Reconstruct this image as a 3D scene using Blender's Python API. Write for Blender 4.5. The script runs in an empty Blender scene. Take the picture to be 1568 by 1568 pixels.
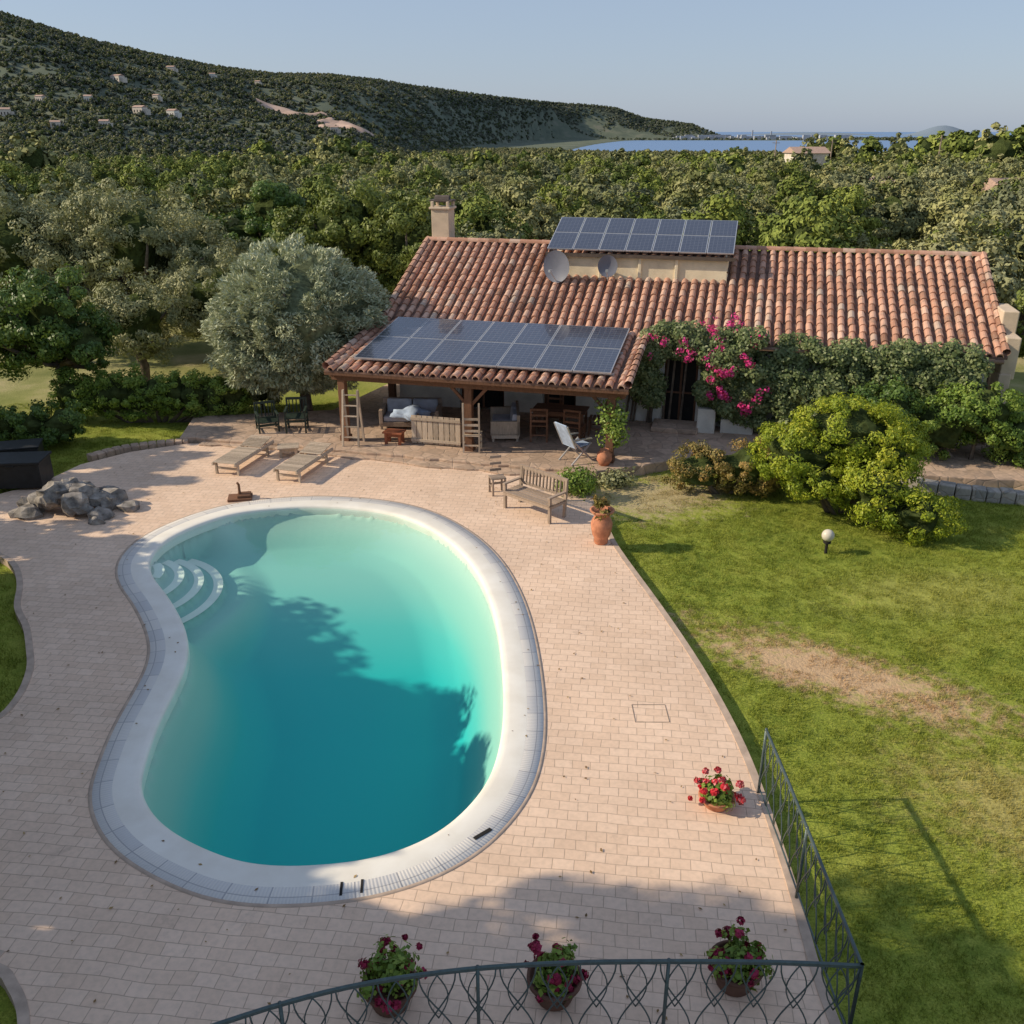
import bpy, bmesh, math, random
import numpy as np
from mathutils import Vector, Matrix
from mathutils.geometry import tessellate_polygon
random.seed(7); RNG=np.random.default_rng(11)
sc=bpy.context.scene
COL=sc.collection
GZ=-0.15   # lawn level (deck is z=0)

# ------------------------------------------------------------------ helpers
def link(o,parent=None):
    COL.objects.link(o)
    if parent is not None: o.parent=parent
    return o
def empty(name,loc=(0,0,0),rz=0,parent=None):
    e=bpy.data.objects.new(name,None); e.location=loc; e.rotation_euler=(0,0,rz); e.empty_display_size=.3
    return link(e,parent)
def mat_new(name):
    m=bpy.data.materials.new(name); m.use_nodes=True; nt=m.node_tree; nt.nodes.clear()
    out=nt.nodes.new('ShaderNodeOutputMaterial'); return m,nt,out
def N(nt,t,**k):
    n=nt.nodes.new(t)
    for a,b in k.items(): setattr(n,a,b)
    return n
def L(nt,a,b): nt.links.new(a,b)
def ramp(nt,fac,stops,interp='LINEAR'):
    r=nt.nodes.new('ShaderNodeValToRGB'); cr=r.color_ramp; cr.interpolation=interp
    while len(cr.elements)>1: cr.elements.remove(cr.elements[-1])
    cr.elements[0].position=stops[0][0]; cr.elements[0].color=(*stops[0][1],1)
    for p,c in stops[1:]:
        e=cr.elements.new(p); e.color=(*c,1)
    if fac is not None: L(nt,fac,r.inputs[0])
    return r.outputs[0]
def mixc(nt,f,a,b,bt='MIX'):
    m=nt.nodes.new('ShaderNodeMix'); m.data_type='RGBA'; m.blend_type=bt
    for sock,v in ((m.inputs[0],f),(m.inputs[6],a),(m.inputs[7],b)):
        if isinstance(v,(int,float)): sock.default_value=v
        elif isinstance(v,tuple): sock.default_value=(*v,1)
        else: L(nt,v,sock)
    return m.outputs[2]
def mth(nt,op,a,b=None,clamp=False):
    m=nt.nodes.new('ShaderNodeMath'); m.operation=op; m.use_clamp=clamp
    for i,v in enumerate((a,b)):
        if v is None: continue
        if isinstance(v,(int,float)): m.inputs[i].default_value=v
        else: L(nt,v,m.inputs[i])
    return m.outputs[0]
def noise(nt,vec,scale,detail=4,rough=.55):
    n=nt.nodes.new('ShaderNodeTexNoise'); n.inputs['Scale'].default_value=scale
    n.inputs['Detail'].default_value=detail; n.inputs['Roughness'].default_value=rough
    if vec is not None: L(nt,vec,n.inputs['Vector'])
    return n.outputs['Fac']
def smooth(nt,v,a,b,c=0,d=1):
    m=nt.nodes.new('ShaderNodeMapRange'); m.interpolation_type='SMOOTHSTEP'
    L(nt,v,m.inputs[0]); 
    for i,x in enumerate((a,b,c,d)): m.inputs[1+i].default_value=x
    return m.outputs[0]
def bsdf(nt,out,col,rough=.8,spec=.3,metal=0,bump=None,bstr=.3,bdist=.02,coat=0):
    p=nt.nodes.new('ShaderNodeBsdfPrincipled')
    if isinstance(col,tuple): p.inputs['Base Color'].default_value=(*col,1)
    else: L(nt,col,p.inputs['Base Color'])
    p.inputs['Roughness'].default_value=rough; p.inputs['Specular IOR Level'].default_value=spec
    p.inputs['Metallic'].default_value=metal; p.inputs['Coat Weight'].default_value=coat
    if bump is not None:
        b=nt.nodes.new('ShaderNodeBump'); b.inputs['Strength'].default_value=bstr; b.inputs['Distance'].default_value=bdist
        L(nt,bump,b.inputs['Height']); L(nt,b.outputs[0],p.inputs['Normal'])
    L(nt,p.outputs[0],out.inputs[0]); return p
def simple(name,c,rough=.7,var=.25,scale=6,spec=.3,metal=0,bump=.15):
    m,nt,out=mat_new(name); g=N(nt,'ShaderNodeNewGeometry')
    n=noise(nt,g.outputs['Position'],scale,5)
    a=tuple(x*(1-var) for x in c); b=tuple(min(1,x*(1+var)) for x in c)
    col=ramp(nt,n,[(.3,a),(.7,b)])
    n2=noise(nt,g.outputs['Position'],scale*6,3)
    bsdf(nt,out,col,rough,spec,metal,n2,bump,.01); return m

class MB:
    def __init__(s): s.v=[];s.f=[];s.r=[]
    def add(s,vs,fs,rnd=None):
        o=len(s.v); s.v+= [tuple(v) for v in vs]; s.f+=[tuple(i+o for i in f) for f in fs]
        r=random.random() if rnd is None else rnd
        s.r+=[r]*len(fs)
    def box(s,c,sz,rz=0,M=None):
        x,y,z=[a/2 for a in sz]
        vs=[Vector((i*x,j*y,k*z)) for i in(-1,1) for j in(-1,1) for k in(-1,1)]
        R=M if M is not None else Matrix.Rotation(rz,3,'Z')
        vs=[R@v+Vector(c) for v in vs]
        s.add(vs,[(0,1,3,2),(4,6,7,5),(0,4,5,1),(2,3,7,6),(0,2,6,4),(1,5,7,3)])
    def beam(s,p,q,w,h,up=(0,0,1)):
        p=Vector(p);q=Vector(q);d=(q-p);l=d.length;d.normalize();up=Vector(up)
        sd=d.cross(up)
        if sd.length<1e-4: sd=d.cross(Vector((0,1,0)))
        sd.normalize();u=sd.cross(d)
        M=Matrix((d,sd,u)).transposed()
        s.box((p+q)/2,(l,w,h),M=M)
    def tube(s,pts,rad,n=8,cap=True):
        pts=[Vector(p) for p in pts]
        if not hasattr(rad,'__len__'): rad=[rad]*len(pts)
        vs=[];fs=[]
        ref=Vector((.31,.87,.13)).normalized()
        for i,p in enumerate(pts):
            d=(pts[min(i+1,len(pts)-1)]-pts[max(i-1,0)]).normalized()
            a=d.cross(ref)
            if a.length<.05: a=d.cross(Vector((1,0,0)))
            a.normalize(); b=d.cross(a)
            for k in range(n):
                t=2*math.pi*k/n; vs.append(p+(a*math.cos(t)+b*math.sin(t))*rad[i])
        for i in range(len(pts)-1):
            for k in range(n):
                k2=(k+1)%n; fs.append((i*n+k,i*n+k2,(i+1)*n+k2,(i+1)*n+k))
        if cap: fs.append(tuple(range(n))[::-1]); fs.append(tuple((len(pts)-1)*n+k for k in range(n)))
        s.add(vs,fs)
    def lathe(s,c,prof,n=20):
        vs=[];fs=[]
        for r,z in prof:
            for k in range(n):
                t=2*math.pi*k/n; vs.append((c[0]+r*math.cos(t),c[1]+r*math.sin(t),c[2]+z))
        for i in range(len(prof)-1):
            for k in range(n):
                k2=(k+1)%n; fs.append((i*n+k,i*n+k2,(i+1)*n+k2,(i+1)*n+k))
        s.add(vs,fs)
    def build(s,name,mat,parent=None,smooth=False,bevel=0,loc=None):
        me=bpy.data.meshes.new(name); me.from_pydata(s.v,[],s.f); me.materials.append(mat)
        at=me.attributes.new('rnd','FLOAT','FACE'); at.data.foreach_set('value',s.r)
        if smooth: me.shade_smooth()
        o=bpy.data.objects.new(name,me); link(o,parent)
        if loc is not None: o.location=loc
        if bevel:
            b=o.modifiers.new('b','BEVEL'); b.width=bevel; b.segments=2; b.limit_method='ANGLE'
        return o

# ------------------------------------------------------------------ terrain
SEA=-28.0
RQ=[-.9,-.62,-.494,-.458,-.422,-.3855,-.342,-.292,-.2347,-.183,-.1318,-.080,-.0156,.043,.079,.105,.132,.1815,.208,.24]
RT=[.06,.113,.104,.0927,.0831,.0746,.066,.0573,.0504,.0504,.0457,.0374,.0300,.0250,.0231,.0201,.0112,.0055,-.004,-.012]
RD=[1500,1500,1500,1500,1520,1560,1620,1700,1800,1950,2150,2450,3200,4200,4300,4350,4400,4450,4500,4500]
def ss(x): x=np.clip(x,0,1); return x*x*(3-2*x)
def wob(x,y):
    return (np.sin(x*.011+1.3)*np.cos(y*.009+.4)+.5*np.sin(x*.027+y*.019)+.35*np.cos(x*.05-y*.043+2)+.2*np.sin(x*.11+y*.09))
def terr(x,y):
    x=np.asarray(x,float); y=np.asarray(y,float)
    yy=np.maximum(y,1.0)
    base=GZ-25.5*ss((y-45)/900)
    q=np.where(y>200,x/yy,0.5)
    lag=ss((y-1560-70*np.sin(x*.008)-40*np.sin(x*.021))/60)*ss((3950-y)/120)*ss((q-.055-.00003*(y-2000))/.02)*ss((.62-q)/.03)
    sea=ss((y-4700)/150)*ss((q-.0)/.05)
    base=base-10*np.maximum(lag,sea)
    t=np.interp(q,RQ,RT); d=np.interp(q,RQ,RD)
    zr=8+t*d
    s0=np.interp(q,[-.16,.03],[.38,.93])
    up=ss((y-s0*d)/((1-s0)*d)); up=.35*up+.65*up*np.clip((y/d),0,1)
    back=np.where(y>d,np.exp(-((y-d)/700)**2),1)
    amt=up*back*ss((.225-q)/.02)*np.where(y>200,1,0)*ss((q+1.6)/.5)
    h=base+(np.maximum(zr,base)-base)*amt
    h=h+wob(x,y)*9*np.clip(amt*(1-amt)*4,0,1)*np.clip((zr-0)/60,0,1)
    h=h+np.where(y>6000,86*np.exp(-((x/yy-.435)/.026)**2)*np.exp(-((y-8500)/900)**2)+30*np.exp(-((x/yy-.30)/.07)**2)*np.exp(-((y-9500)/600)**2),0)
    return h
def tz(x,y): return float(terr(x,y))

# ------------------------------------------------------------------ pool outline
PW=[(-7.36,16.89),(-7.21,17.94),(-6.4,19.03),(-5.32,19.45),(-4.28,19.53),(-3.04,19.26),(-2.08,18.62),(-1.3,17.57),(-.77,16.41),(-.44,15.18),(-.25,13.97),(-.15,12.7),(-.12,11.61),(-.15,10.8),(-.26,10.08),(-.46,9.55),(-.77,9.07),(-1.15,8.73),(-1.59,8.51),(-2.04,8.4),(-2.65,8.35),(-3.21,8.42),(-3.74,8.64),(-4.25,8.95),(-4.63,9.31),(-4.91,9.75),(-5.04,10.22),(-5.18,11.11),(-5.23,11.95),(-5.3,12.7),(-5.48,13.41),(-5.85,14.2),(-6.46,15.18),(-7.04,16.0)]
def catmull(P,sub,closed=True):
    n=len(P);out=[]
    rng_=range(n) if closed else range(n-1)
    for i in rng_:
        if closed: p=[np.array(P[(i+k)%n]) for k in(-1,0,1,2)]
        else: p=[np.array(P[min(max(i+k,0),n-1)]) for k in(-1,0,1,2)]
        for j in range(sub):
            t=j/sub
            out.append(.5*((2*p[1])+(-p[0]+p[2])*t+(2*p[0]-5*p[1]+4*p[2]-p[3])*t*t+(-p[0]+3*p[1]-3*p[2]+p[3])*t**3))
    if not closed: out.append(np.array(P[-1],float))
    return np.array(out)
W=catmull(PW,5)
for _ in range(3): W=(np.roll(W,1,0)+2*W+np.roll(W,-1,0))/4
def offset(P,d):
    t=np.roll(P,-1,0)-np.roll(P,1,0); t/=np.linalg.norm(t,axis=1)[:,None]
    n=np.stack([t[:,1],-t[:,0]],1)
    area=np.sum(P[:,0]*np.roll(P[:,1],-1)-np.roll(P[:,0],-1)*P[:,1])
    return P+n*d*(1 if area>0 else -1)
def inside(px,py,P):
    c=np.zeros(px.shape,bool); n=len(P)
    for i in range(n):
        x1,y1=P[i];x2,y2=P[(i+1)%n]
        k=((y1>py)!=(y2>py))&(px<(x2-x1)*(py-y1)/((y2-y1) if y2!=y1 else 1e-9)+x1)
        c^=k
    return c
def distpoly(px,py,P):
    d=np.full(px.shape,1e9)
    for i in range(len(P)):
        a=P[i];b=P[(i+1)%len(P)];ab=b-a
        t=np.clip(((px-a[0])*ab[0]+(py-a[1])*ab[1])/(ab@ab+1e-12),0,1)
        d=np.minimum(d,np.hypot(px-a[0]-t*ab[0],py-a[1]-t*ab[1]))
    return d

# ------------------------------------------------------------------ materials
def lawn_color(nt,pos):
    n1=noise(nt,pos,.9,5,.6); n2=noise(nt,pos,6,4,.6); n3=noise(nt,pos,40,2)
    c=ramp(nt,n1,[(.3,(.15,.20,.03)),(.5,(.25,.295,.042)),(.7,(.38,.37,.078))])
    c=mixc(nt,smooth(nt,n2,.35,.7),c,(.32,.345,.06))
    c=mixc(nt,smooth(nt,n3,.35,.65,0,.55),c,(.10,.14,.022))
    def ell(loc,rz,sx,sy,a=.45,b=1.15):
        mp=N(nt,'ShaderNodeMapping',vector_type='TEXTURE'); mp.inputs['Location'].default_value=(*loc,0)
        mp.inputs['Rotation'].default_value=(0,0,rz); mp.inputs['Scale'].default_value=(sx,sy,1000)
        L(nt,pos,mp.inputs['Vector']); vl=N(nt,'ShaderNodeVectorMath',operation='LENGTH'); L(nt,mp.outputs[0],vl.inputs[0])
        v=mth(nt,'ADD',vl.outputs['Value'],mth(nt,'MULTIPLY',mth(nt,'SUBTRACT',n2,.5),2.2))
        v=mth(nt,'ADD',v,mth(nt,'MULTIPLY',mth(nt,'SUBTRACT',n1,.5),1.4))
        return smooth(nt,v,a,b,1,0)
    dry=mth(nt,'MULTIPLY',ell((5.3,12.75),-.62,2.6,.85,.3,1.3),.85)
    c=mixc(nt,dry,c,(.56,.37,.24))
    dry2=mth(nt,'MULTIPLY',ell((3.3,20.5),.2,2.2,1.6,.3,1.2),.8)
    c=mixc(nt,dry2,c,(.46,.36,.22))
    dry3=mth(nt,'MULTIPLY',ell((6.8,9.4),.9,1.3,2.0,.2,1.3),.6)
    c=mixc(nt,dry3,c,(.46,.36,.15))
    dry4=mth(nt,'MULTIPLY',ell((8.2,15.5),.1,2.6,1.2,.2,1.2),.35)
    c=mixc(nt,dry4,c,(.46,.41,.13))
    return c
def m_ground():
    m,nt,out=mat_new('ground_mat'); g=N(nt,'ShaderNodeNewGeometry'); pos=g.outputs['Position']
    lc=lawn_color(nt,pos)
    wn=noise(nt,pos,.35,6,.65); wn2=noise(nt,pos,.02,6,.6)
    wild=ramp(nt,wn,[(.3,(.14,.16,.05)),(.5,(.26,.26,.10)),(.68,(.44,.37,.21))])
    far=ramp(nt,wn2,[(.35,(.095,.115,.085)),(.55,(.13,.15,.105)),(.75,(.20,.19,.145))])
    vl=N(nt,'ShaderNodeVectorMath',operation='LENGTH'); L(nt,pos,vl.inputs[0])
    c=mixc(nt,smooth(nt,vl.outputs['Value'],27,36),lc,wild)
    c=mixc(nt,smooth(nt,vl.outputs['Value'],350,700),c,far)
    c=mixc(nt,smooth(nt,vl.outputs['Value'],4500,7000),c,(.20,.25,.30))  # distance haze painted into the ground colour as a blue-grey tint
    bsdf(nt,out,c,.95,.1,0,noise(nt,pos,18,4),.6,.04); return m
def m_deck():
    m,nt,out=mat_new('deck_paving_mat'); g=N(nt,'ShaderNodeNewGeometry'); pos=g.outputs['Position']
    mp=N(nt,'ShaderNodeMapping'); mp.inputs['Rotation'].default_value=(0,0,math.radians(7)); L(nt,pos,mp.inputs[0])
    dn=N(nt,'ShaderNodeTexNoise'); dn.inputs['Scale'].default_value=1.1; L(nt,pos,dn.inputs['Vector'])
    dv=N(nt,'ShaderNodeVectorMath',operation='MULTIPLY_ADD'); L(nt,dn.outputs['Color'],dv.inputs[0]); dv.inputs[1].default_value=(.09,.09,0); L(nt,mp.outputs[0],dv.inputs[2])
    br=N(nt,'ShaderNodeTexBrick'); L(nt,dv.outputs[0],br.inputs['Vector'])
    br.inputs['Scale'].default_value=1; br.inputs['Brick Width'].default_value=.25; br.inputs['Row Height'].default_value=.17
    br.inputs['Mortar Size'].default_value=.006; br.inputs['Mortar Smooth'].default_value=.5; br.inputs['Bias'].default_value=0
    br.inputs['Color1'].default_value=(.80,.60,.455,1); br.inputs['Color2'].default_value=(.73,.535,.395,1)
    br.inputs['Mortar'].default_value=(.50,.37,.275,1)
    n=noise(nt,pos,.5,5,.6); n2=noise(nt,pos,14,4)
    c=mixc(nt,.8,br.outputs['Color'],ramp(nt,n,[(.3,(.82,.81,.80)),(.7,(1.06,1.05,1.04))]),'MULTIPLY')
    c=mixc(nt,.6,c,ramp(nt,n2,[(.3,(.85,.85,.84)),(.6,(1.05,1.03,1.02))]),'MULTIPLY')
    st=noise(nt,pos,2.3,6,.7); c=mixc(nt,smooth(nt,st,.58,.74,0,.42),c,(.36,.27,.21))
    h=mth(nt,'SUBTRACT',mth(nt,'MULTIPLY',n2,.25),br.outputs['Fac'])
    bsdf(nt,out,c,.8,.25,0,h,.45,.008); return m
def m_stone(name,c1,c2,c3,sc_=2.6,mort=(.24,.19,.15)):
    m,nt,out=mat_new(name); g=N(nt,'ShaderNodeNewGeometry'); pos=g.outputs['Position']
    v=N(nt,'ShaderNodeTexVoronoi',feature='DISTANCE_TO_EDGE'); v.inputs['Scale'].default_value=sc_; L(nt,pos,v.inputs['Vector'])
    v2=N(nt,'ShaderNodeTexVoronoi'); v2.inputs['Scale'].default_value=sc_; L(nt,pos,v2.inputs['Vector'])
    sep=N(nt,'ShaderNodeSeparateColor'); L(nt,v2.outputs['Color'],sep.inputs[0])
    c=ramp(nt,sep.outputs[0],[(0,c1),(.5,c2),(1,c3)])
    n=noise(nt,pos,7,6,.65); c=mixc(nt,.8,c,ramp(nt,n,[(.3,(.65,.65,.65)),(.7,(1.15,1.12,1.1))]),'MULTIPLY')
    c=mixc(nt,smooth(nt,v.outputs['Distance'],.005,.04,.6,0),c,mort)
    h=mth(nt,'ADD',smooth(nt,v.outputs['Distance'],0,.06),mth(nt,'MULTIPLY',n,.4))
    bsdf(nt,out,c,.9,.2,0,h,.4,.015); return m
def m_tile():
    m,nt,out=mat_new('terracotta_tile_mat'); g=N(nt,'ShaderNodeNewGeometry'); pos=g.outputs['Position']
    a=N(nt,'ShaderNodeAttribute',attribute_name='rnd')
    c=ramp(nt,a.outputs['Fac'],[(0,(.28,.15,.10)),(.25,(.43,.23,.155)),(.6,(.53,.30,.21)),(.85,(.60,.39,.29)),(1,(.45,.35,.28))])
    n=noise(nt,pos,3.5,6,.7); c=mixc(nt,smooth(nt,n,.48,.70,0,.6),c,(.24,.18,.14))
    n2=noise(nt,pos,.6,3); c=mixc(nt,.7,c,ramp(nt,n2,[(.3,(.78,.77,.78)),(.7,(1.2,1.18,1.18))]),'MULTIPLY')
    n3=noise(nt,pos,16,3); c=mixc(nt,smooth(nt,n3,.58,.7,0,.5),c,(.52,.43,.34))
    bsdf(nt,out,c,.88,.15,0,noise(nt,pos,40,3),.3,.01); return m
def m_plaster(name,c):
    m,nt,out=mat_new(name); g=N(nt,'ShaderNodeNewGeometry'); pos=g.outputs['Position']
    n=noise(nt,pos,1.4,6,.65); n2=noise(nt,pos,30,3)
    col=ramp(nt,n,[(.3,tuple(x*.72 for x in c)),(.6,c),(.8,tuple(min(1,x*1.1) for x in c))])
    bsdf(nt,out,col,.9,.15,0,n2,.4,.012); return m
def m_leaf(name,dark,mid,light,trans=.25,rough=.55,nsc=1.2,inst=.0,alt=None,spec=.3):
    m,nt,out=mat_new(name); g=N(nt,'ShaderNodeNewGeometry'); a=N(nt,'ShaderNodeAttribute',attribute_name='rnd')
    n=noise(nt,g.outputs['Position'],nsc,2)
    f=mth(nt,'ADD',mth(nt,'MULTIPLY',a.outputs['Fac'],.6),mth(nt,'MULTIPLY',n,.55))
    c=ramp(nt,f,[(.2,dark),(.55,mid),(.9,light)])
    if inst>0:
        oi=N(nt,'ShaderNodeObjectInfo')
        c=mixc(nt,mth(nt,'MULTIPLY',oi.outputs['Random'],inst),c,alt)
        r2=mth(nt,'FRACT',mth(nt,'MULTIPLY',oi.outputs['Random'],7.31))
        c=mixc(nt,.9,c,ramp(nt,r2,[(0,(.58,.63,.62)),(1,(1.22,1.18,1.08))]),'MULTIPLY')
    if trans<=0:
        bsdf(nt,out,c,rough,spec); return m
    p=N(nt,'ShaderNodeBsdfPrincipled'); L(nt,c,p.inputs['Base Color']); p.inputs['Roughness'].default_value=rough
    p.inputs['Specular IOR Level'].default_value=spec
    t=N(nt,'ShaderNodeBsdfTranslucent'); L(nt,mixc(nt,.4,c,(.22,.27,.03)),t.inputs[0])
    mx=N(nt,'ShaderNodeMixShader'); mx.inputs[0].default_value=trans
    L(nt,p.outputs[0],mx.inputs[1]); L(nt,t.outputs[0],mx.inputs[2]); L(nt,mx.outputs[0],out.inputs[0]); return m
def m_wood(name,c):
    m,nt,out=mat_new(name); g=N(nt,'ShaderNodeTexCoord'); a=N(nt,'ShaderNodeAttribute',attribute_name='rnd')
    mp=N(nt,'ShaderNodeMapping'); mp.inputs['Scale'].default_value=(9,9,2); L(nt,g.outputs['Object'],mp.inputs[0])
    n=noise(nt,mp.outputs[0],3,5,.7)
    f=mth(nt,'ADD',mth(nt,'MULTIPLY',n,.7),mth(nt,'MULTIPLY',a.outputs['Fac'],.3))
    col=ramp(nt,f,[(.25,tuple(x*.55 for x in c)),(.55,c),(.8,tuple(min(1,x*1.3) for x in c))])
    bsdf(nt,out,col,.75,.25,0,n,.3,.006); return m

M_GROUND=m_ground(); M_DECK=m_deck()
M_TERR=m_stone('terrace_stone_mat',(.46,.33,.24),(.54,.40,.30),(.38,.28,.21))
M_TILE=m_tile()
M_WALL=m_plaster('cream_plaster_mat',(.82,.70,.50)); M_WHITE=m_plaster('white_plaster_mat',(.78,.74,.66))
M_CHIM=m_plaster('chimney_plaster_mat',(.64,.51,.38))
M_WOOD=m_wood('weathered_wood_mat',(.34,.26,.20)); M_BROWN=m_wood('brown_timber_mat',(.19,.095,.055)); M_PALE=m_wood('pale_wood_mat',(.48,.39,.30))
M_BARK=simple('bark_mat',(.16,.125,.095),.95,.4,5,.1,0,.8)
M_DARK=simple('dark_interior_mat',(.02,.018,.016),.8)
M_IRON=simple('wrought_iron_mat',(.07,.10,.10),.4,.2,20,.5,.3)
M_TERRA=simple('terracotta_mat',(.48,.20,.11),.8,.25,9)
M_ALU=simple('aluminium_mat',(.55,.56,.58),.35,.08,4,.5,.6,.02)
M_ROCK=simple('rock_mat',(.25,.225,.20),.9,.65,5,.2,0,.9)
M_BLACK=simple('black_plastic_mat',(.02,.021,.022),.5)
M_BLUE=simple('blue_canvas_mat',(.34,.42,.56),.9); M_CLOTH=simple('pale_cloth_mat',(.42,.44,.50),.95,.2,3)
M_DISH=simple('dish_grey_mat',(.16,.17,.21),.5,.1,3,.4)

L_SILVER=m_leaf('silver_olive_leaf',(.22,.25,.14),(.40,.43,.27),(.62,.64,.46),.1,.6,1.0)
L_DARK=m_leaf('dark_green_leaf',(.04,.08,.02),(.09,.16,.035),(.18,.26,.055),.25,.45,1.5)
L_OAK=m_leaf('oak_leaf',(.07,.10,.02),(.16,.20,.04),(.29,.33,.08),.25,.5,.6)
L_OLIVE=m_leaf('olive_leaf',(.15,.16,.07),(.28,.285,.135),(.42,.41,.22),.15,.6,.5)
L_HEDGE=m_leaf('hedge_leaf',(.07,.13,.02),(.17,.26,.04),(.30,.38,.07),.25,.5,1.5)
L_YELLOW=m_leaf('golden_shrub_leaf',(.12,.19,.02),(.30,.37,.03),(.52,.51,.05),.3,.5,1.3)
L_RUST=m_leaf('rusty_shrub_leaf',(.10,.11,.03),(.25,.20,.06),(.48,.28,.09),.2,.5,2)
L_IVY=m_leaf('ivy_leaf',(.06,.09,.03),(.13,.17,.06),(.27,.30,.13),.15,.45,1.8)
L_PINK=m_leaf('bougainvillea_bract',(.55,.02,.16),(.78,.05,.28),(.88,.14,.42),.3,.6,2)
L_RED=m_leaf('geranium_petal',(.50,.01,.02),(.68,.03,.05),(.8,.40,.42),.2,.6,9)
L_CRIM=m_leaf('dark_geranium_petal',(.16,.006,.03),(.32,.015,.065),(.5,.04,.12),.2,.6,9)
L_DRY=m_leaf('dry_leaf',(.12,.07,.03),(.25,.15,.06),(.40,.28,.12),0,.9,9)
L_FOR=m_leaf('grove_leaf',(.12,.135,.045),(.24,.25,.09),(.37,.37,.155),0,.7,.25,.7,(.31,.30,.16),spec=.1)
L_FOR2=m_leaf('grove_leaf_green',(.085,.12,.025),(.195,.235,.05),(.34,.37,.09),0,.7,.25,.55,(.13,.175,.05),spec=.1)
L_FOR3=m_leaf('grove_leaf_grey',(.15,.165,.08),(.26,.275,.145),(.37,.38,.22),0,.7,.25,.5,(.30,.29,.16),spec=.1)
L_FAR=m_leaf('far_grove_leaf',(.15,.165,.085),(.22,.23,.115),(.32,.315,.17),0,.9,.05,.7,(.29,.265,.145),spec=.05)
L_MAC=m_leaf('maquis_leaf',(.115,.14,.12),(.15,.17,.14),(.195,.21,.165),0,.95,.03,.7,(.175,.175,.145),spec=.0)  # aerial haze put into the leaf colours: paler and bluer than the scrub itself

# ------------------------------------------------------------------ foliage
def unit(n):
    v=RNG.normal(size=(n,3)); return v/np.linalg.norm(v,axis=1)[:,None]
def crown(c,rad,nc,crad,nl,shell=(.55,1.),flat=.0,lump=.16,out=.5):
    c=np.array(c,float); rad=np.array(rad,float)
    d=unit(nc); r=RNG.uniform(shell[0],shell[1],nc)
    ph=RNG.uniform(0,6.28,3); lumpf=1+lump*(np.sin(d[:,0]*4+ph[0])+np.sin(d[:,1]*5+ph[1])+np.sin(d[:,2]*4+ph[2]))*.6
    cc=d*rad*(r*lumpf)[:,None]
    if flat>0: 
        lo=-rad[2]*(1-flat); cc[:,2]=np.where(cc[:,2]<lo,lo+(cc[:,2]-lo)*.2,cc[:,2])
    k=RNG.integers(0,nc,nl); dd=unit(nl); cs=crad*RNG.uniform(.55,1.25,nc)
    p=cc[k]+dd*(cs[k]*RNG.uniform(.25,1,nl)**.5)[:,None]*np.array([1,1,.8])
    o=p/rad; o/=np.linalg.norm(o,axis=1)[:,None]+1e-6
    nrm=dd*.7+o*out+unit(nl)*.55; nrm/=np.linalg.norm(nrm,axis=1)[:,None]
    rv=np.clip(RNG.uniform(0,1,nl)*.6+.4*RNG.uniform(0,1,nc)[k],0,1)
    return p+c,nrm,o,rv,cc+c
def leafobj(name,mat,P,Nn,O,R,size,asp=2.,parent=None,radial=False,var=.4):
    n=len(P); s=size*RNG.uniform(1-var,1+var,n)
    rv=unit(n)
    if radial: a=O+rv*.85
    else: a=np.cross(Nn,rv)
    a/=np.linalg.norm(a,axis=1)[:,None]+1e-9
    b=np.cross(a,Nn if not radial else unit(n)); b/=np.linalg.norm(b,axis=1)[:,None]+1e-9
    la=a*(s*.5)[:,None]; lb=b*(s*.5/asp)[:,None]
    V=np.stack([P-la,P+lb-la*.1,P+la,P-lb-la*.1],1).reshape(-1,3)
    me=bpy.data.meshes.new(name); me.vertices.add(4*n); me.vertices.foreach_set('co',V.astype(np.float32).ravel())
    me.loops.add(4*n); me.loops.foreach_set('vertex_index',np.arange(4*n,dtype=np.int32))
    me.polygons.add(n); me.polygons.foreach_set('loop_start',np.arange(0,4*n,4,dtype=np.int32))
    me.update(calc_edges=True)
    at=me.attributes.new('rnd','FLOAT','FACE'); at.data.foreach_set('value',R.astype(np.float32))
    me.materials.append(mat); o=bpy.data.objects.new(name,me); link(o,parent); return o
def cat(L_): return [np.concatenate([x[i] for x in L_]) for i in range(5)]
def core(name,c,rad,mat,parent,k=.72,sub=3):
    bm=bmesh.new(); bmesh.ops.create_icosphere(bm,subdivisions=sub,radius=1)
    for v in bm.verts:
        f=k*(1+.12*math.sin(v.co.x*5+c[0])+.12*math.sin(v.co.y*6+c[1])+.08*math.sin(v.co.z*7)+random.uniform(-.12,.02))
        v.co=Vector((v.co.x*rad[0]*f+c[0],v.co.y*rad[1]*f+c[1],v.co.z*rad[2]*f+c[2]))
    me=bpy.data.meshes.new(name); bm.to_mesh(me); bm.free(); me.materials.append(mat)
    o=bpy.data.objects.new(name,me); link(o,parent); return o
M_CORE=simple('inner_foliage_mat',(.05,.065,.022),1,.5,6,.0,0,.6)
M_CORES=simple('inner_silver_foliage_mat',(.14,.16,.09),1,.5,9,.0,0,.6)
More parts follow.
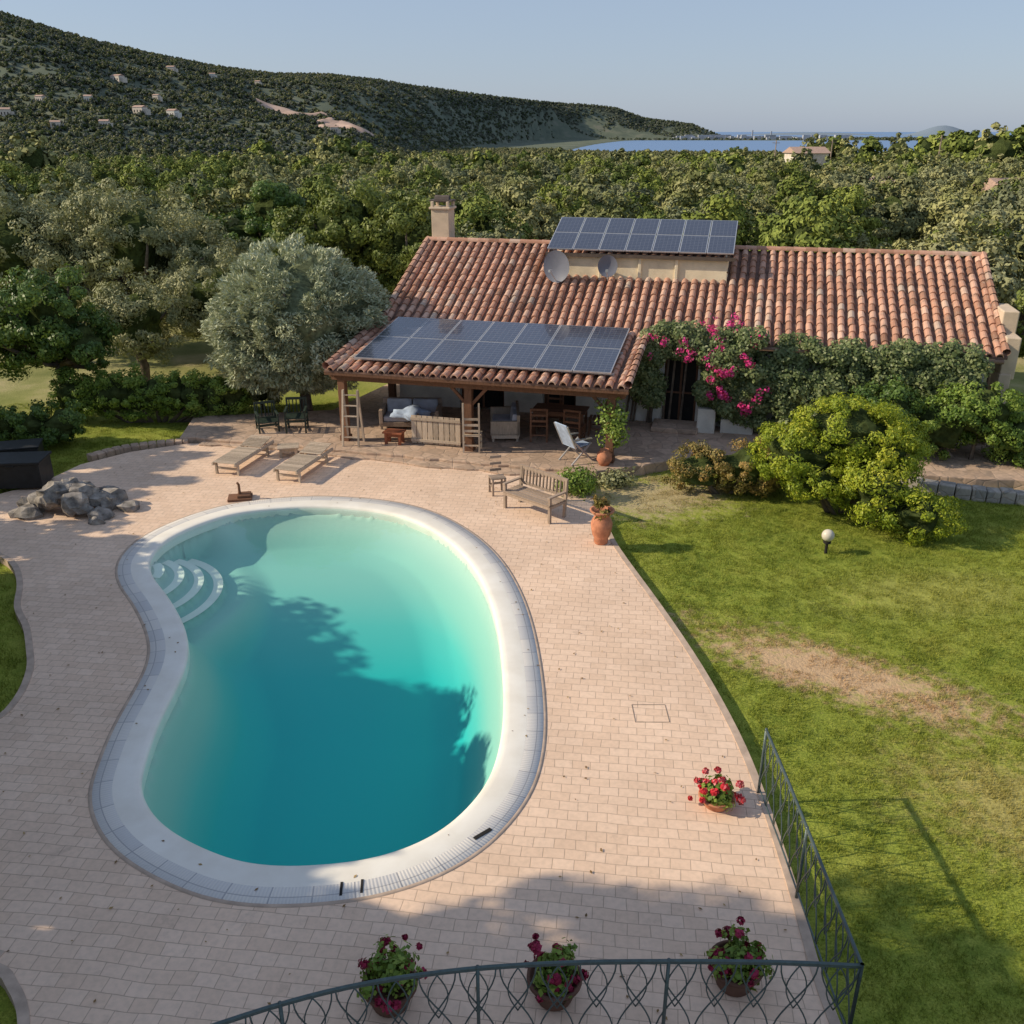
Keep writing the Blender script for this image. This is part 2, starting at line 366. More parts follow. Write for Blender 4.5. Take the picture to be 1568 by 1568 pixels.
def tree(name,base,blobs,mat,nl,lsize,asp=2.,radial=False,tr=.16,nc=60,crad=.6,flat=.1,lump=.16,corek=.5,shell=(.6,1.),cm=None):
    e=empty(name,(base[0],base[1],base[2] if len(base)>2 else tz(base[0],base[1])))
    tot=sum(b[3]*b[4] for b in blobs); parts=[]
    for b in blobs:
        w=b[3]*b[4]/tot
        parts.append(crown(b[:3],b[3:],max(8,int(nc*w)),crad,int(nl*w),shell,flat,lump))
    P,Nn,O,R,_=cat(parts)
    leafobj('foliage',mat,P,Nn,O,R,lsize,asp,e,radial)
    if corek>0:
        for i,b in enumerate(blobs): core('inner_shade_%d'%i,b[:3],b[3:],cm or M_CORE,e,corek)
    mb=MB()
    lowc=min(b[2]-b[5]*.6 for b in blobs)
    p0=Vector((0,0,-.1)); p1=Vector((random.uniform(-.12,.12),random.uniform(-.1,.1),lowc*.5)); p2=Vector((random.uniform(-.2,.2),0,max(lowc,.35)))
    mb.tube([p0,p1*.4+p0*.6,p1,p2],[tr*1.35,tr*1.08,tr,tr*.85],9)
    for p in parts:
        ccs=p[4]
        for i in range(5):
            q=Vector(ccs[random.randrange(len(ccs))])
            m=(p2+q)/2+Vector((random.uniform(-.2,.2),random.uniform(-.2,.2),-.1))
            mb.tube([p2,m,q],[tr*.6,tr*.38,tr*.12],6)
    mb.build('trunk',M_BARK,e,True)
    return e
def shrub(name,base,blobs,mat,nl,lsize,asp=1.8,nc=40,crad=.28,flat=.3,lump=.2,corek=.62,shell=(.7,1.05)):
    e=empty(name,(base[0],base[1],base[2] if len(base)>2 else GZ))
    tot=sum(b[3]*b[4] for b in blobs); parts=[]
    for b in blobs:
        w=b[3]*b[4]/tot
        parts.append(crown(b[:3],b[3:],max(6,int(nc*w)),crad,int(nl*w),shell,flat,lump))
    P,Nn,O,R,_=cat(parts)
    k=P[:,2]>.0; leafobj('foliage',mat,P[k],Nn[k],O[k],R[k],lsize,asp,e)
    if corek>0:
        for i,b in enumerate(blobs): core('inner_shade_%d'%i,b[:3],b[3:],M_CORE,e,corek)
    mb=MB()
    for b in blobs:
        for i in range(3): mb.tube([(b[0]*.3+random.uniform(-.1,.1),b[1]*.3,-.05),(b[0]*.7,b[1]*.7,b[2]*.5),(b[0]+random.uniform(-.3,.3)*b[3],b[1]+random.uniform(-.3,.3)*b[4],b[2])],[.05,.035,.015],6)
    mb.build('stems',M_BARK,e,True)
    return e
def instancer(name,pts,scales,proto_children):
    n=len(pts); a=RNG.uniform(0,6.283,n) ; h=np.asarray(scales)*.5*math.sqrt(2)
    tx=RNG.normal(0,.05,n); ty=RNG.normal(0,.05,n)
    V=np.zeros((n,4,3))
    for k in range(4):
        dx=np.cos(a+k*math.pi/2)*h; dy=np.sin(a+k*math.pi/2)*h
        V[:,k,0]=pts[:,0]+dx; V[:,k,1]=pts[:,1]+dy; V[:,k,2]=pts[:,2]+dx*tx+dy*ty
    me=bpy.data.meshes.new(name); me.from_pydata(V.reshape(-1,3).tolist(),[],[(4*i,4*i+1,4*i+2,4*i+3) for i in range(n)])
    o=bpy.data.objects.new(name,me); link(o)
    o.instance_type='FACES'; o.use_instance_faces_scale=True; o.instance_faces_scale=1
    o.show_instancer_for_render=False; o.show_instancer_for_viewport=False
    for c in proto_children: c.parent=o
    return o
def join(objs,name):
    bm=bmesh.new(); mats=[]; 
    rl=bm.faces.layers.float.new('rnd')
    for o in objs:
        mi=len(mats); mats.append(o.data.materials[0]); n0=len(bm.faces); bm.from_mesh(o.data); bm.faces.ensure_lookup_table()
        for i in range(n0,len(bm.faces)): bm.faces[i].material_index=mi
    me=bpy.data.meshes.new(name); bm.to_mesh(me); bm.free()
    for m_ in mats: me.materials.append(m_)
    for o in objs: bpy.data.objects.remove(o)
    r=bpy.data.objects.new(name,me); link(r); return r
def proto(nl,lsize,mat,blobs,nc,crad,trunk=True,corek=.6,asp=1.8,sub=2):
    parts=[]
    tot=sum(b[3]*b[4] for b in blobs)
    for b in blobs:
        w=b[3]*b[4]/tot; parts.append(crown(b[:3],b[3:],max(5,int(nc*w)),crad,int(nl*w),(.6,1.),.2,.25))
    P,Nn,O,R,_=cat(parts); ch=[leafobj('crown_leaves',mat,P,Nn,O,R,lsize,asp)]
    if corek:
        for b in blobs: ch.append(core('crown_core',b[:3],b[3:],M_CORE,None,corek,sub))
    if trunk:
        mb=MB(); mb.tube([(0,0,-.05),(.02,0,.2),(0,0,.5)],[.045,.035,.02],6)
        for b in blobs: mb.tube([(0,0,.25),(b[0]*.6,b[1]*.6,b[2]*.8),(b[0],b[1],b[2])],[.025,.018,.01],5)
        ch.append(mb.build('trunk',M_BARK))
    return [join(ch,'tree_crown')]

# ------------------------------------------------------------------ ground sheet
def build_ground():
    C=(-1,14)
    az=np.concatenate([np.linspace(-42,42,230),np.linspace(42,318,80)[1:-1]]) # clockwise from +Y
    na=len(az); rads=[15.5]
    while rads[-1]<16000: rads.append(rads[-1]*1.04)
    A=np.radians(az); V=[];F=[]
    for r in rads:
        x=C[0]+np.sin(A)*r; y=C[1]+np.cos(A)*r; z=terr(x,y); V+=list(zip(x.tolist(),y.tolist(),z.tolist()))
    for i in range(len(rads)-1):
        for k in range(na):
            k2=(k+1)%na; F.append((i*na+k,i*na+k2,(i+1)*na+k2,(i+1)*na+k)[::-1])
    hole=offset(W,.35)[::3]; o=len(V); V+=[(a,b,GZ) for a,b in hole]
    outer=[Vector(V[k]) for k in range(na)]; hl=[Vector((a,b,GZ)) for a,b in hole]
    idx=list(range(na))+list(range(o,o+len(hole)))
    for t in tessellate_polygon([outer,hl]): F.append(tuple(idx[i] for i in t))
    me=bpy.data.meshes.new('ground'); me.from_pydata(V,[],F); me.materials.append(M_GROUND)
    bm=bmesh.new(); bm.from_mesh(me); bmesh.ops.recalc_face_normals(bm,faces=bm.faces); 
    if sum(f.normal.z for f in bm.faces)<0: bmesh.ops.reverse_faces(bm,faces=bm.faces)
    bm.to_mesh(me); bm.free(); me.shade_smooth()
    ob=bpy.data.objects.new('ground',me); link(ob)
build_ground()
m,nt,out=mat_new('sea_mat'); g=N(nt,'ShaderNodeNewGeometry')
bsdf(nt,out,(.15,.25,.42),.5,.3,0,noise(nt,g.outputs['Position'],.2,4),.5,.3)
me=bpy.data.meshes.new('sea'); me.from_pydata([(-300,1400,SEA),(22000,1400,SEA),(22000,30000,SEA),(-300,30000,SEA)],[],[(0,1,2,3)]); me.materials.append(m)
link(bpy.data.objects.new('sea',me))

# ------------------------------------------------------------------ deck
DK=[(3.13,-2),(3.13,6.06),(3.13,6.86),(3.21,8.1),(3.25,9.62),(3.21,10.96),(3.02,12.7),(2.68,14.68),(2.18,17.21),(2.04,18.58),(1.85,20.79),(1.9,22.9),(-2,23.6),(-6,24.1),(-9,24.1),(-10.3,23.4),(-11.2,22.4),(-11.6,21),(-12.5,20),(-16,19.5),(-16,17.3),(-11.2,17.1),(-10.46,16.9),(-9.9,16.4),(-9.4,15.6),(-9.0,14.7),(-8.5,14),(-8.1,13.3),(-7.75,12.6),(-7.55,11.8),(-7.62,11.2),(-8.2,10.7),(-9.5,10.4),(-16,10.2),(-16,7.4),(-6.5,7.2),(-5.4,6.95),(-5.05,6.7),(-4.8,6.4),(-4.6,6),(-4.5,-2)]
def build_deck():
    a=catmull(DK[1:12],4,False); b=catmull(DK[20:33],4,False); c=catmull(DK[34:40],4,False)
    pts=[DK[0]]+[tuple(p) for p in a]+DK[12:20]+[tuple(p) for p in b]+[DK[33]]+[tuple(p) for p in c]+[DK[40]]
    hole=offset(W,.60)
    outer=[Vector((x,y,0)) for x,y in pts]; hl=[Vector((x,y,0)) for x,y in hole]
    V=[tuple(v) for v in outer+hl]; F=[tuple(t) for t in tessellate_polygon([outer,hl])]
    n=len(pts); o=len(V); V+=[(x,y,GZ-.1) for x,y in pts]
    for i in range(n): j=(i+1)%n; F.append((i,j,o+j,o+i))
    me=bpy.data.meshes.new('pool_deck'); me.from_pydata(V,[],F); me.materials.append(M_DECK)
    bm=bmesh.new(); bm.from_mesh(me)
    for f in bm.faces:
        if abs(f.normal.z)>.5 and f.normal.z<0: f.normal_flip()
    bm.to_mesh(me); bm.free()
    link(bpy.data.objects.new('pool_deck',me))
    M_K=simple('kerb_mat',(.46,.35,.27),.85,.2,5)
    for seg in (a,b,c):
        mb=MB(); s=np.array(seg)
        t=np.gradient(s,axis=0); t/=np.linalg.norm(t,axis=1)[:,None]; nn=np.stack([t[:,1],-t[:,0]],1)
        o1=s+nn*.06; i1=s-nn*.05; vs=[];fs=[]
        for k in range(len(s)):
            vs+=[(i1[k][0],i1[k][1],-.05),(i1[k][0],i1[k][1],.012),(o1[k][0],o1[k][1],.012),(o1[k][0],o1[k][1],GZ-.05)]
        for k in range(len(s)-1):
            for q in range(3): fs.append((4*k+q,4*k+q+1,4*k+q+5,4*k+q+4))
        mb.add(vs,fs); mb.build('deck_kerb',M_K)
build_deck()

# ------------------------------------------------------------------ pool
def build_pool():
    e=empty('swimming_pool')
    st=.06; gx=np.arange(-8,.5,st); gy=np.arange(7.9,20.1,st); X,Y=np.meshgrid(gx,gy)
    ins=inside(X,Y,W); dd=distpoly(X,Y,W)
    Dp=.85+1.05*ss((18.0-Y)/5.0)
    prof=ss(np.clip(dd/1.3,0,1))*.35+.65*np.clip(dd/.7,0,1)**.5
    Z=-.10-(Dp-.10)*prof
    R=np.hypot(X+7.75,Y-16.25)
    kst=np.floor((R-.45)/.36)
    zs=-.15-.15*np.clip(kst,0,4)
    Z=np.where(R<2.25,zs,np.where(R<2.9,zs.min()+(Z-zs.min())*ss((R-2.25)/.65),Z))
    Z=np.where(ins,Z,-.2); 
    V=np.stack([X,Y,Z],-1).reshape(-1,3); ny,nx=X.shape
    keep=ins|(dd<.18); F=[]
    for j in range(ny-1):
        for i in range(nx-1):
            if keep[j,i] and keep[j,i+1] and keep[j+1,i] and keep[j+1,i+1]:
                a=j*nx+i; F.append((a,a+1,a+nx+1,a+nx))
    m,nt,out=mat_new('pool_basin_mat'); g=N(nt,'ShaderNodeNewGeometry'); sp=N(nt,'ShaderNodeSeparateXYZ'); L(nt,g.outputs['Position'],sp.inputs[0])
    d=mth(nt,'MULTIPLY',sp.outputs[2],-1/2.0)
    c=ramp(nt,d,[(.05,(.64,.72,.62)),(.12,(.48,.64,.55)),(.28,(.33,.58,.50)),(.42,(.25,.545,.475)),(.60,(.095,.50,.465)),(.8,(.020,.46,.455)),(1,(.006,.43,.445))])  # water's light absorption painted onto the basin: pale when shallow, teal when deep
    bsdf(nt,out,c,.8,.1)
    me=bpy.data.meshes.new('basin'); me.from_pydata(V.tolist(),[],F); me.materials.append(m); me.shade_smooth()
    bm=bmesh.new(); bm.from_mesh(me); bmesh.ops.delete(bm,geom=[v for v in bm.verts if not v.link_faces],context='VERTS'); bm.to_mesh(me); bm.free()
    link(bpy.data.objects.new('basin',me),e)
    M_ST=simple('pool_step_mat',(.80,.84,.74),.7,.04,3); mb=MB()
    for k in range(4):
        r=.45+.36*(k+1); z=-.15-.15*k+.008; vs=[];fs=[]
        for t in np.linspace(-1.2,2.2,110):
            p=(-7.75+r*math.cos(t),16.25+r*math.sin(t)); pi_=(-7.75+(r-.19)*math.cos(t),16.25+(r-.19)*math.sin(t))
            okk=bool(inside(np.array([p[0]]),np.array([p[1]]),W)[0]) and distpoly(np.array([p[0]]),np.array([p[1]]),W)[0]>.14
            vs+=[(p[0],p[1],z),(pi_[0],pi_[1],z)]; 
            if okk and len(vs)>=4: n=len(vs); fs.append((n-4,n-2,n-1,n-3))
        mb.add(vs,fs)
    mb.build('steps',M_ST,e)
    m,nt,out=mat_new('pool_water_mat'); g=N(nt,'ShaderNodeNewGeometry')
    tr=N(nt,'ShaderNodeBsdfTransparent'); tr.inputs[0].default_value=(.90,.98,.97,1)
    gl=N(nt,'ShaderNodeBsdfGlossy'); gl.inputs['Roughness'].default_value=.03
    bp=N(nt,'ShaderNodeBump'); bp.inputs['Strength'].default_value=.15; bp.inputs['Distance'].default_value=.03
    L(nt,noise(nt,g.outputs['Position'],2.5,3),bp.inputs['Height']); L(nt,bp.outputs[0],gl.inputs['Normal'])
    # Schlick reflectance (same from above and below the surface)
    dt=N(nt,'ShaderNodeVectorMath',operation='DOT_PRODUCT'); L(nt,g.outputs['Incoming'],dt.inputs[0]); L(nt,bp.outputs[0],dt.inputs[1])
    om=mth(nt,'SUBTRACT',1.0,mth(nt,'ABSOLUTE',dt.outputs['Value']),True)
    fr=mth(nt,'ADD',.02,mth(nt,'MULTIPLY',mth(nt,'POWER',om,5.0),.9),True)
    mx=N(nt,'ShaderNodeMixShader'); L(nt,fr,mx.inputs[0]); L(nt,tr.outputs[0],mx.inputs[1]); L(nt,gl.outputs[0],mx.inputs[2]); L(nt,mx.outputs[0],out.inputs[0])
    ww=offset(W,.03); vs=[Vector((x,y,-.05)) for x,y in ww]
    me=bpy.data.meshes.new('water'); me.from_pydata([tuple(v) for v in vs],[],[tuple(t) for t in tessellate_polygon([vs])]); me.materials.append(m)
    bm=bmesh.new(); bm.from_mesh(me)
    for f in bm.faces:
        if f.normal.z<0: f.normal_flip()
    bm.to_mesh(me); bm.free(); link(bpy.data.objects.new('water',me),e)
    def ring(name,offs,mat):
        rs=[(offset(W,o),z) for o,z in offs]; n=len(W); V=[];F=[];UV=[]
        arc=np.concatenate([[0],np.cumsum(np.linalg.norm(np.roll(W,-1,0)-W,axis=1))])
        for P_,z in rs: V+=[(x,y,z) for x,y in P_]
        for i in range(len(rs)-1):
            for k in range(n):
                k2=(k+1)%n; F.append((i*n+k,(i+1)*n+k,(i+1)*n+k2,i*n+k2)); a,b=arc[k],arc[k+1]; o1,o2=offs[i][0],offs[i+1][0]
                UV+=[(a,o1),(a,o2),(b,o2),(b,o1)]
        me=bpy.data.meshes.new(name); me.from_pydata(V,[],F); me.materials.append(mat)
        uv=me.uv_layers.new(name='UVMap'); uv.data.foreach_set('uv',[c for p in UV for c in p])
        bm=bmesh.new(); bm.from_mesh(me); bmesh.ops.recalc_face_normals(bm,faces=bm.faces)
        if sum(f.normal.z*f.calc_area() for f in bm.faces)<0: bmesh.ops.reverse_faces(bm,faces=bm.faces)
        bm.to_mesh(me); bm.free(); me.shade_smooth(); link(bpy.data.objects.new(name,me),e)
    m1,nt,out=mat_new('pool_lip_mat'); g=N(nt,'ShaderNodeNewGeometry')
    c=ramp(nt,noise(nt,g.outputs['Position'],2,5),[(.3,(.76,.71,.62)),(.7,(.86,.82,.74))]); bsdf(nt,out,c,.6,.3,0,noise(nt,g.outputs['Position'],60,2),.2,.004)
    m2,nt,out=mat_new('pool_gutter_mat'); uv=N(nt,'ShaderNodeUVMap')
    br=N(nt,'ShaderNodeTexBrick',offset=0.0); L(nt,uv.outputs[0],br.inputs['Vector']); br.inputs['Scale'].default_value=1
    br.inputs['Brick Width'].default_value=.42; br.inputs['Row Height'].default_value=.5; br.inputs['Mortar Size'].default_value=.007
    br.inputs['Color1'].default_value=(.60,.58,.56,1); br.inputs['Color2'].default_value=(.76,.71,.64,1); br.inputs['Mortar'].default_value=(.42,.40,.39,1)
    wv=N(nt,'ShaderNodeTexWave',wave_type='BANDS',bands_direction='X'); wv.inputs['Scale'].default_value=9; L(nt,uv.outputs[0],wv.inputs['Vector'])
    c=mixc(nt,mth(nt,'MULTIPLY',wv.outputs['Fac'],.22),br.outputs['Color'],(.36,.38,.42))
    bsdf(nt,out,c,.6,.3,0,wv.outputs['Fac'],.3,.01)
    ring('coping_lip',[(-.01,-.22),(-.01,-.02),(.03,.008),(.10,.012),(.34,.010),(.355,.006)],m1)
    ring('gutter',[(.35,.008),(.59,.008),(.60,-.01)],m2)
    m3=simple('coping_border_mat',(.46,.35,.27),.8,.2,5)
    ring('outer_border',[(.585,.003),(.60,.007),(.64,.007),(.65,-.02)],m3)
    mb=MB(); mb.box((-.36,8.86,.016),(.26,.05,.012),.7); mb.box((-1.72,8.02,.012),(.03,.2,.008),.1); mb.box((-1.95,7.98,.012),(.03,.2,.008),.1)
    mb.build('skimmer_covers',M_DARK,e)
build_pool()
mb=MB()
for a,b in(((1.81,11.62),(2.31,11.62)),((1.81,11.18),(2.31,11.18)),((1.81,11.18),(1.81,11.62)),((2.31,11.18),(2.31,11.62))): mb.beam((*a,.002),(*b,.002),.012,.005)
mb.build('manhole_cover',simple('iron_dark_mat',(.26,.20,.16),.6))

# ------------------------------------------------------------------ terrace
TP=[(-9.2,24.3),(-6.5,23.75),(-4.2,23.1),(-2.2,22.55),(-.6,22.1),(.8,21.75),(2.4,21.6),(3.3,22.0),(4.6,22.5),(6.5,22.3),(9,21.6),(13.5,20.6),(15,24),(12,30),(-3,33),(-5.5,27),(-9.5,26.3)]
def prism(name,pts,z0,z1,mat,parent=None,bevel=.02):
    bm=bmesh.new(); vs=[bm.verts.new((x,y,z1)) for x,y in pts]; f=bm.faces.new(vs)
    bm.normal_update()
    if f.normal.z<0: f.normal_flip()
    r=bmesh.ops.extrude_face_region(bm,geom=[f]); 
    for v in [g for g in r['geom'] if isinstance(g,bmesh.types.BMVert)]: v.co.z=z0
    bmesh.ops.recalc_face_normals(bm,faces=bm.faces)
    me=bpy.data.meshes.new(name); bm.to_mesh(me); bm.free(); me.materials.append(mat); o=bpy.data.objects.new(name,me); link(o,parent)
    if bevel:
        b=o.modifiers.new('b','BEVEL'); b.width=bevel; b.segments=2
    return o
tf=catmull(TP[:12],6,False)
tf=[(x+random.uniform(-.06,.06),y+random.uniform(-.07,.07)) for x,y in tf]
prism('stone_terrace',tf+TP[12:],GZ-.2,.13,M_TERR,bevel=.03)
st1=catmull([(-8.6,23.95),(-6.5,23.5),(-4.2,22.8),(-2.2,22.2),(-.6,21.75),(.8,21.4),(2.0,21.35)],5,False); st2=[(x+.05,y+.6) for x,y in st1[::-1]]
prism('stone_step',[(x+random.uniform(-.07,.07),y+random.uniform(-.08,.08)) for x,y in st1]+st2,-.1,.05,M_TERR,bevel=.02)
mb=MB(); tp=catmull([(-11.2,22.9),(-10.6,23.6),(-9.8,24.0),(-9.0,24.25)],4,False)
for i in range(len(tp)-1):
    a=tp[i];b=tp[i+1];l=np.linalg.norm(b-a); mb.box(((a[0]+b[0])/2,(a[1]+b[1])/2,-.02),(l*.95,.3,.22),math.atan2(b[1]-a[1],b[0]-a[0]))
mb.build('low_stone_wall',M_TERR,bevel=.03)

# ------------------------------------------------------------------ house
RZ=math.radians(-14.3); HO=(-2.75,32.0)
H=empty('tiled_roof_farmhouse',(HO[0],HO[1],0),RZ)
def HW(s,t,z=0):
    return (HO[0]+s*math.cos(RZ)-t*math.sin(RZ),HO[1]+s*math.sin(RZ)+t*math.cos(RZ),z)
def wall(mb,s0,s1,z0,z1,t,th,ops):
    xs=sorted({s0,s1,*[o[0] for o in ops],*[o[1] for o in ops]}); zs=sorted({z0,z1,*[o[2] for o in ops],*[o[3] for o in ops]})
    for i in range(len(xs)-1):
        for j in range(len(zs)-1):
            cx=(xs[i]+xs[i+1])/2; cz=(zs[j]+zs[j+1])/2
            if any(o[0]<cx<o[1] and o[2]<cz<o[3] for o in ops): continue
            mb.box((cx,t,cz),(xs[i+1]-xs[i],th,zs[j+1]-zs[j]))
ops=[(8.45,9.4,.13,2.2),(2.3,3.7,.13,2.1),(4.9,5.9,.13,2.05),(11.6,12.2,1.2,2.0),(14.2,15.2,1.0,2.0),(.6,1.2,1.1,1.8)]
mb=MB(); wall(mb,.35,16.8,-.2,2.52,-4.2,.3,ops)
mb.box((.5,-.0,1.16),(.3,8.1,2.72)); mb.box((16.65,0,1.16),(.3,8.1,2.72)); mb.box((8.57,4.2,1.16),(16.44,.3,2.72))
for s in(.35,16.5): mb.add([(s,-4.35,2.52),(s,4.35,2.52),(s,0,4.32),(s+.3,-4.35,2.52),(s+.3,4.35,2.52),(s+.3,0,4.32)],[(0,1,2),(3,5,4),(0,3,4,1),(1,4,5,2),(2,5,3,0)])
mb.build('walls',M_WHITE,H)
mb=MB()
for o in ops: mb.box(((o[0]+o[1])/2,-4.1,(o[2]+o[3])/2),(o[1]-o[0]-.01,.04,o[3]-o[2]-.01))
mb.build('opening_dark_panels',M_DARK,H)  # dark panels stand in for the shaded rooms behind doors and windows
mb=MB()
for o in ops:
    if o[2]<.5:
        for s in (o[0]+.04,o[1]-.04,(o[0]+o[1])/2): mb.box((s,-4.14,(o[2]+o[3])/2),(.06,.05,o[3]-o[2]))
        mb.box(((o[0]+o[1])/2,-4.145,o[3]-.04),(o[1]-o[0],.05,.07)); mb.box(((o[0]+o[1])/2,-4.145,1.0),(o[1]-o[0],.05,.05))
    else:
        for s in (o[0]+.03,o[1]-.03,(o[0]+o[1])/2): mb.box((s,-4.14,(o[2]+o[3])/2),(.04,.05,o[3]-o[2]))
        for z in (o[2]+.03,o[3]-.03): mb.box(((o[0]+o[1])/2,-4.145,z),(o[1]-o[0],.05,.04))
mb.build('door_and_window_frames',M_BROWN,H)
def roof_tiles(mb,s0,s1,t0,z0,t1,z1,sp=.275,L0=.34):
    d=np.array([0,t1-t0,z1-z0]); Ln=np.linalg.norm(d); d/=Ln; n=np.array([0,-d[2],d[1]]); 
    if n[2]<0: n=-n
    nr=max(1,int(Ln/L0)); lr=Ln/nr; nc=int((s1-s0)/sp); sp=(s1-s0)/nc; K=6
    for c in range(nc):
        s=s0+sp*(c+.5); colr=random.uniform(-.12,.12)
        for r in range(nr):
            base=np.array([s+random.uniform(-.012,.012),t0,z0])+d*(r*lr+random.uniform(-.02,.02)); jr=random.uniform(-.014,.014)
            vs=[]
            for e_,(dist,rad,lift) in enumerate(((-.03,.098,.026+random.uniform(-.006,.01)),(lr*1.06,.086,.0))):
                for k in range(K+1):
                    a=math.pi*k/K; vs.append(base+d*dist+np.array([math.cos(a)*rad+jr*e_,0,0])+n*(math.sin(a)*rad*1.05+lift))
            fs=[(k,k+1,K+2+k,K+1+k) for k in range(K)]
            o=len(vs)
            for k in range(K+1):
                a=math.pi*k/K; vs.append(base+d*(-.03)+np.array([math.cos(a)*.08,0,0])+n*(math.sin(a)*.08+.012))
            fs+=[(k,o+k,o+k+1,k+1) for k in range(K)]
            mb.add(vs,fs,min(1,max(0,random.gauss(.5,.24)+colr)))
mb=MB()
roof_tiles(mb,-.05,17.15,-4.62,2.60,0.0,4.55)
roof_tiles(mb,-.05,17.15,4.62,2.60,0.0,4.55)
roof_tiles(mb,-.05,7.9,-8.55,2.16,-4.55,2.70)
s=-.1
while s<17.1:
    vs=[];K=6
    for x,rad in((s,.14),(s+.42,.12)):
        for k in range(K+1):
            a=math.pi*k/K; vs.append((x,math.cos(a)*rad,4.60+math.sin(a)*rad*.8))
    mb.add(vs,[(k,k+1,K+2+k,K+1+k) for k in range(K)]); s+=.36
for sv,(a,b) in((-.08,((-8.5,2.2),(-4.6,2.72))),(7.93,((-8.5,2.2),(-4.6,2.72))),(-.08,((-4.6,2.66),(0,4.58))),(17.15,((-4.6,2.66),(0,4.58))),(17.15,((4.6,2.66),(0,4.58)))):
    n=int(math.hypot(b[0]-a[0],b[1]-a[1])/.36)
    for i in range(n):
        p=i/n;q=(i+1.1)/n
        mb.tube([(sv,a[0]+(b[0]-a[0])*p,a[1]+(b[1]-a[1])*p+.07),(sv,a[0]+(b[0]-a[0])*q,a[1]+(b[1]-a[1])*q+.05)],[.105,.09],8,False)
mb.build('roof_tiles',M_TILE,H)
M_PAN=simple('roof_pan_mat',(.17,.10,.075),.9,.4,4)
def slab(mb,s0,s1,t0,z0,t1,z1,th):
    vs=[(s0,t0,z0),(s1,t0,z0),(s1,t1,z1),(s0,t1,z1),(s0,t0,z0-th),(s1,t0,z0-th),(s1,t1,z1-th),(s0,t1,z1-th)]
    mb.add(vs,[(0,1,2,3),(7,6,5,4),(0,4,5,1),(1,5,6,2),(2,6,7,3),(3,7,4,0)])
mb=MB(); slab(mb,-.1,17.2,-4.62,2.60,-.001,4.55,.06); slab(mb,-.1,17.2,4.62,2.60,.001,4.55,.06); slab(mb,-.1,7.95,-8.55,2.16,-4.63,2.69,.05)
mb.build('roof_deck',M_PAN,H)
mb=MB()
for s in np.arange(.1,7.9,.55): mb.beam((s,-8.5,2.05),(s,-4.4,2.56),.09,.11)
mb.beam((-.05,-8.2,1.94),(7.85,-8.2,1.94),.16,.2); mb.beam((-.12,-8.52,2.09),(7.96,-8.52,2.09),.05,.12)
for s,t in((.2,-8.15),(3.75,-8.15),(7.5,-8.15),(.2,-4.6)): mb.box((s,t,.98),(.2,.2,1.75)); mb.box((s,t,.2),(.26,.26,.16))
mb.beam((7.85,-8.4,2.02),(7.85,-4.4,2.54),.08,.16); mb.beam((0,-8.4,2.02),(0,-4.4,2.54),.08,.16)
mb.beam((7.5,-8.1,1.3),(7.0,-8.15,1.86),.08,.08); mb.beam((3.75,-8.1,1.3),(3.25,-8.15,1.86),.08,.08); mb.beam((3.75,-8.1,1.3),(4.25,-8.15,1.86),.08,.08)
mb.build('porch_timber',M_BROWN,H,bevel=.008)
mb=MB(); mb.tube([(8.0,-4.72,2.52),(17.1,-4.72,2.50)],.06,8); mb.tube([(16.9,-4.6,2.5),(16.9,-4.42,2.2),(16.9,-4.42,0)],.04,8)
mb.build('gutter',simple('gutter_mat',(.22,.14,.10),.6),H,True)
mb=MB(); mb.box((.35,.35,4.75),(.62,.62,1.7)); mb.box((.35,.35,5.62),(.74,.74,.08))
for a,b in((.08,.08),(.62,.08),(.08,.62),(.62,.62)): mb.box((a,b,5.74),(.1,.1,.18))
mb.build('chimney',M_CHIM,H,bevel=.02)
mb=MB(); mb.box((.35,.35,5.85),(.78,.5,.05)); mb.tube([(.1,.35,5.9),(.6,.35,5.9)],[.12,.12],8); mb.build('chimney_cap',simple('cap_mat',(.10,.08,.07),.8),H)
mb=MB(); mb.box((17.35,-2.9,3.0),(.4,1.3,1.2)); mb.box((17.35,-3.9,2.5),(.36,.8,1.1)); mb.box((17.3,-3.9,1.0),(.3,.9,2.2)); mb.build('end_parapet',M_CHIM,H,bevel=.03)
mb=MB(); mb.box((7.2,-1.72,4.07),(5.4,.16,.74)); mb.box((4.56,-.85,4.2),(.14,1.6,.5)); mb.box((9.84,-.85,4.2),(.14,1.6,.5))
for s in(6.1,7.3,8.4): mb.box((s,-1.83,4.1),(.10,.08,.7))
mb.build('rooftop_parapet_box',M_WALL,H,bevel=.015)
mb=MB()
for s in(4.55,9.9):
    mb.beam((s,-1.95,4.56),(s,.15,5.32),.08,.12)
    mb.box((s,.05,4.9),(.08,.08,.8))
for s in(6.3,8.1): mb.box((s,.05,4.9),(.07,.07,.8))
mb.beam((4.4,-1.9,4.50),(10.1,-1.9,4.50),.10,.1); mb.beam((4.4,.1,5.24),(10.1,.1,5.24),.08,.1); mb.beam((9.9,-1.8,4.1),(9.9,-.1,5.2),.05,.05)
mb.build('solar_rack',simple('rack_dark_mat',(.10,.075,.06),.7),H)
m,nt,out=mat_new('solar_cell_mat'); uv=N(nt,'ShaderNodeUVMap'); br=N(nt,'ShaderNodeTexBrick',offset=0.0); L(nt,uv.outputs[0],br.inputs['Vector'])
br.inputs['Scale'].default_value=1; br.inputs['Brick Width'].default_value=1/6; br.inputs['Row Height'].default_value=.1; br.inputs['Mortar Size'].default_value=.004
br.inputs['Color1'].default_value=(.028,.034,.06,1); br.inputs['Color2'].default_value=(.035,.042,.07,1); br.inputs['Mortar'].default_value=(.14,.15,.18,1)
bsdf(nt,out,br.outputs['Color'],.25,.6,0,coat=.5); M_CELL=m
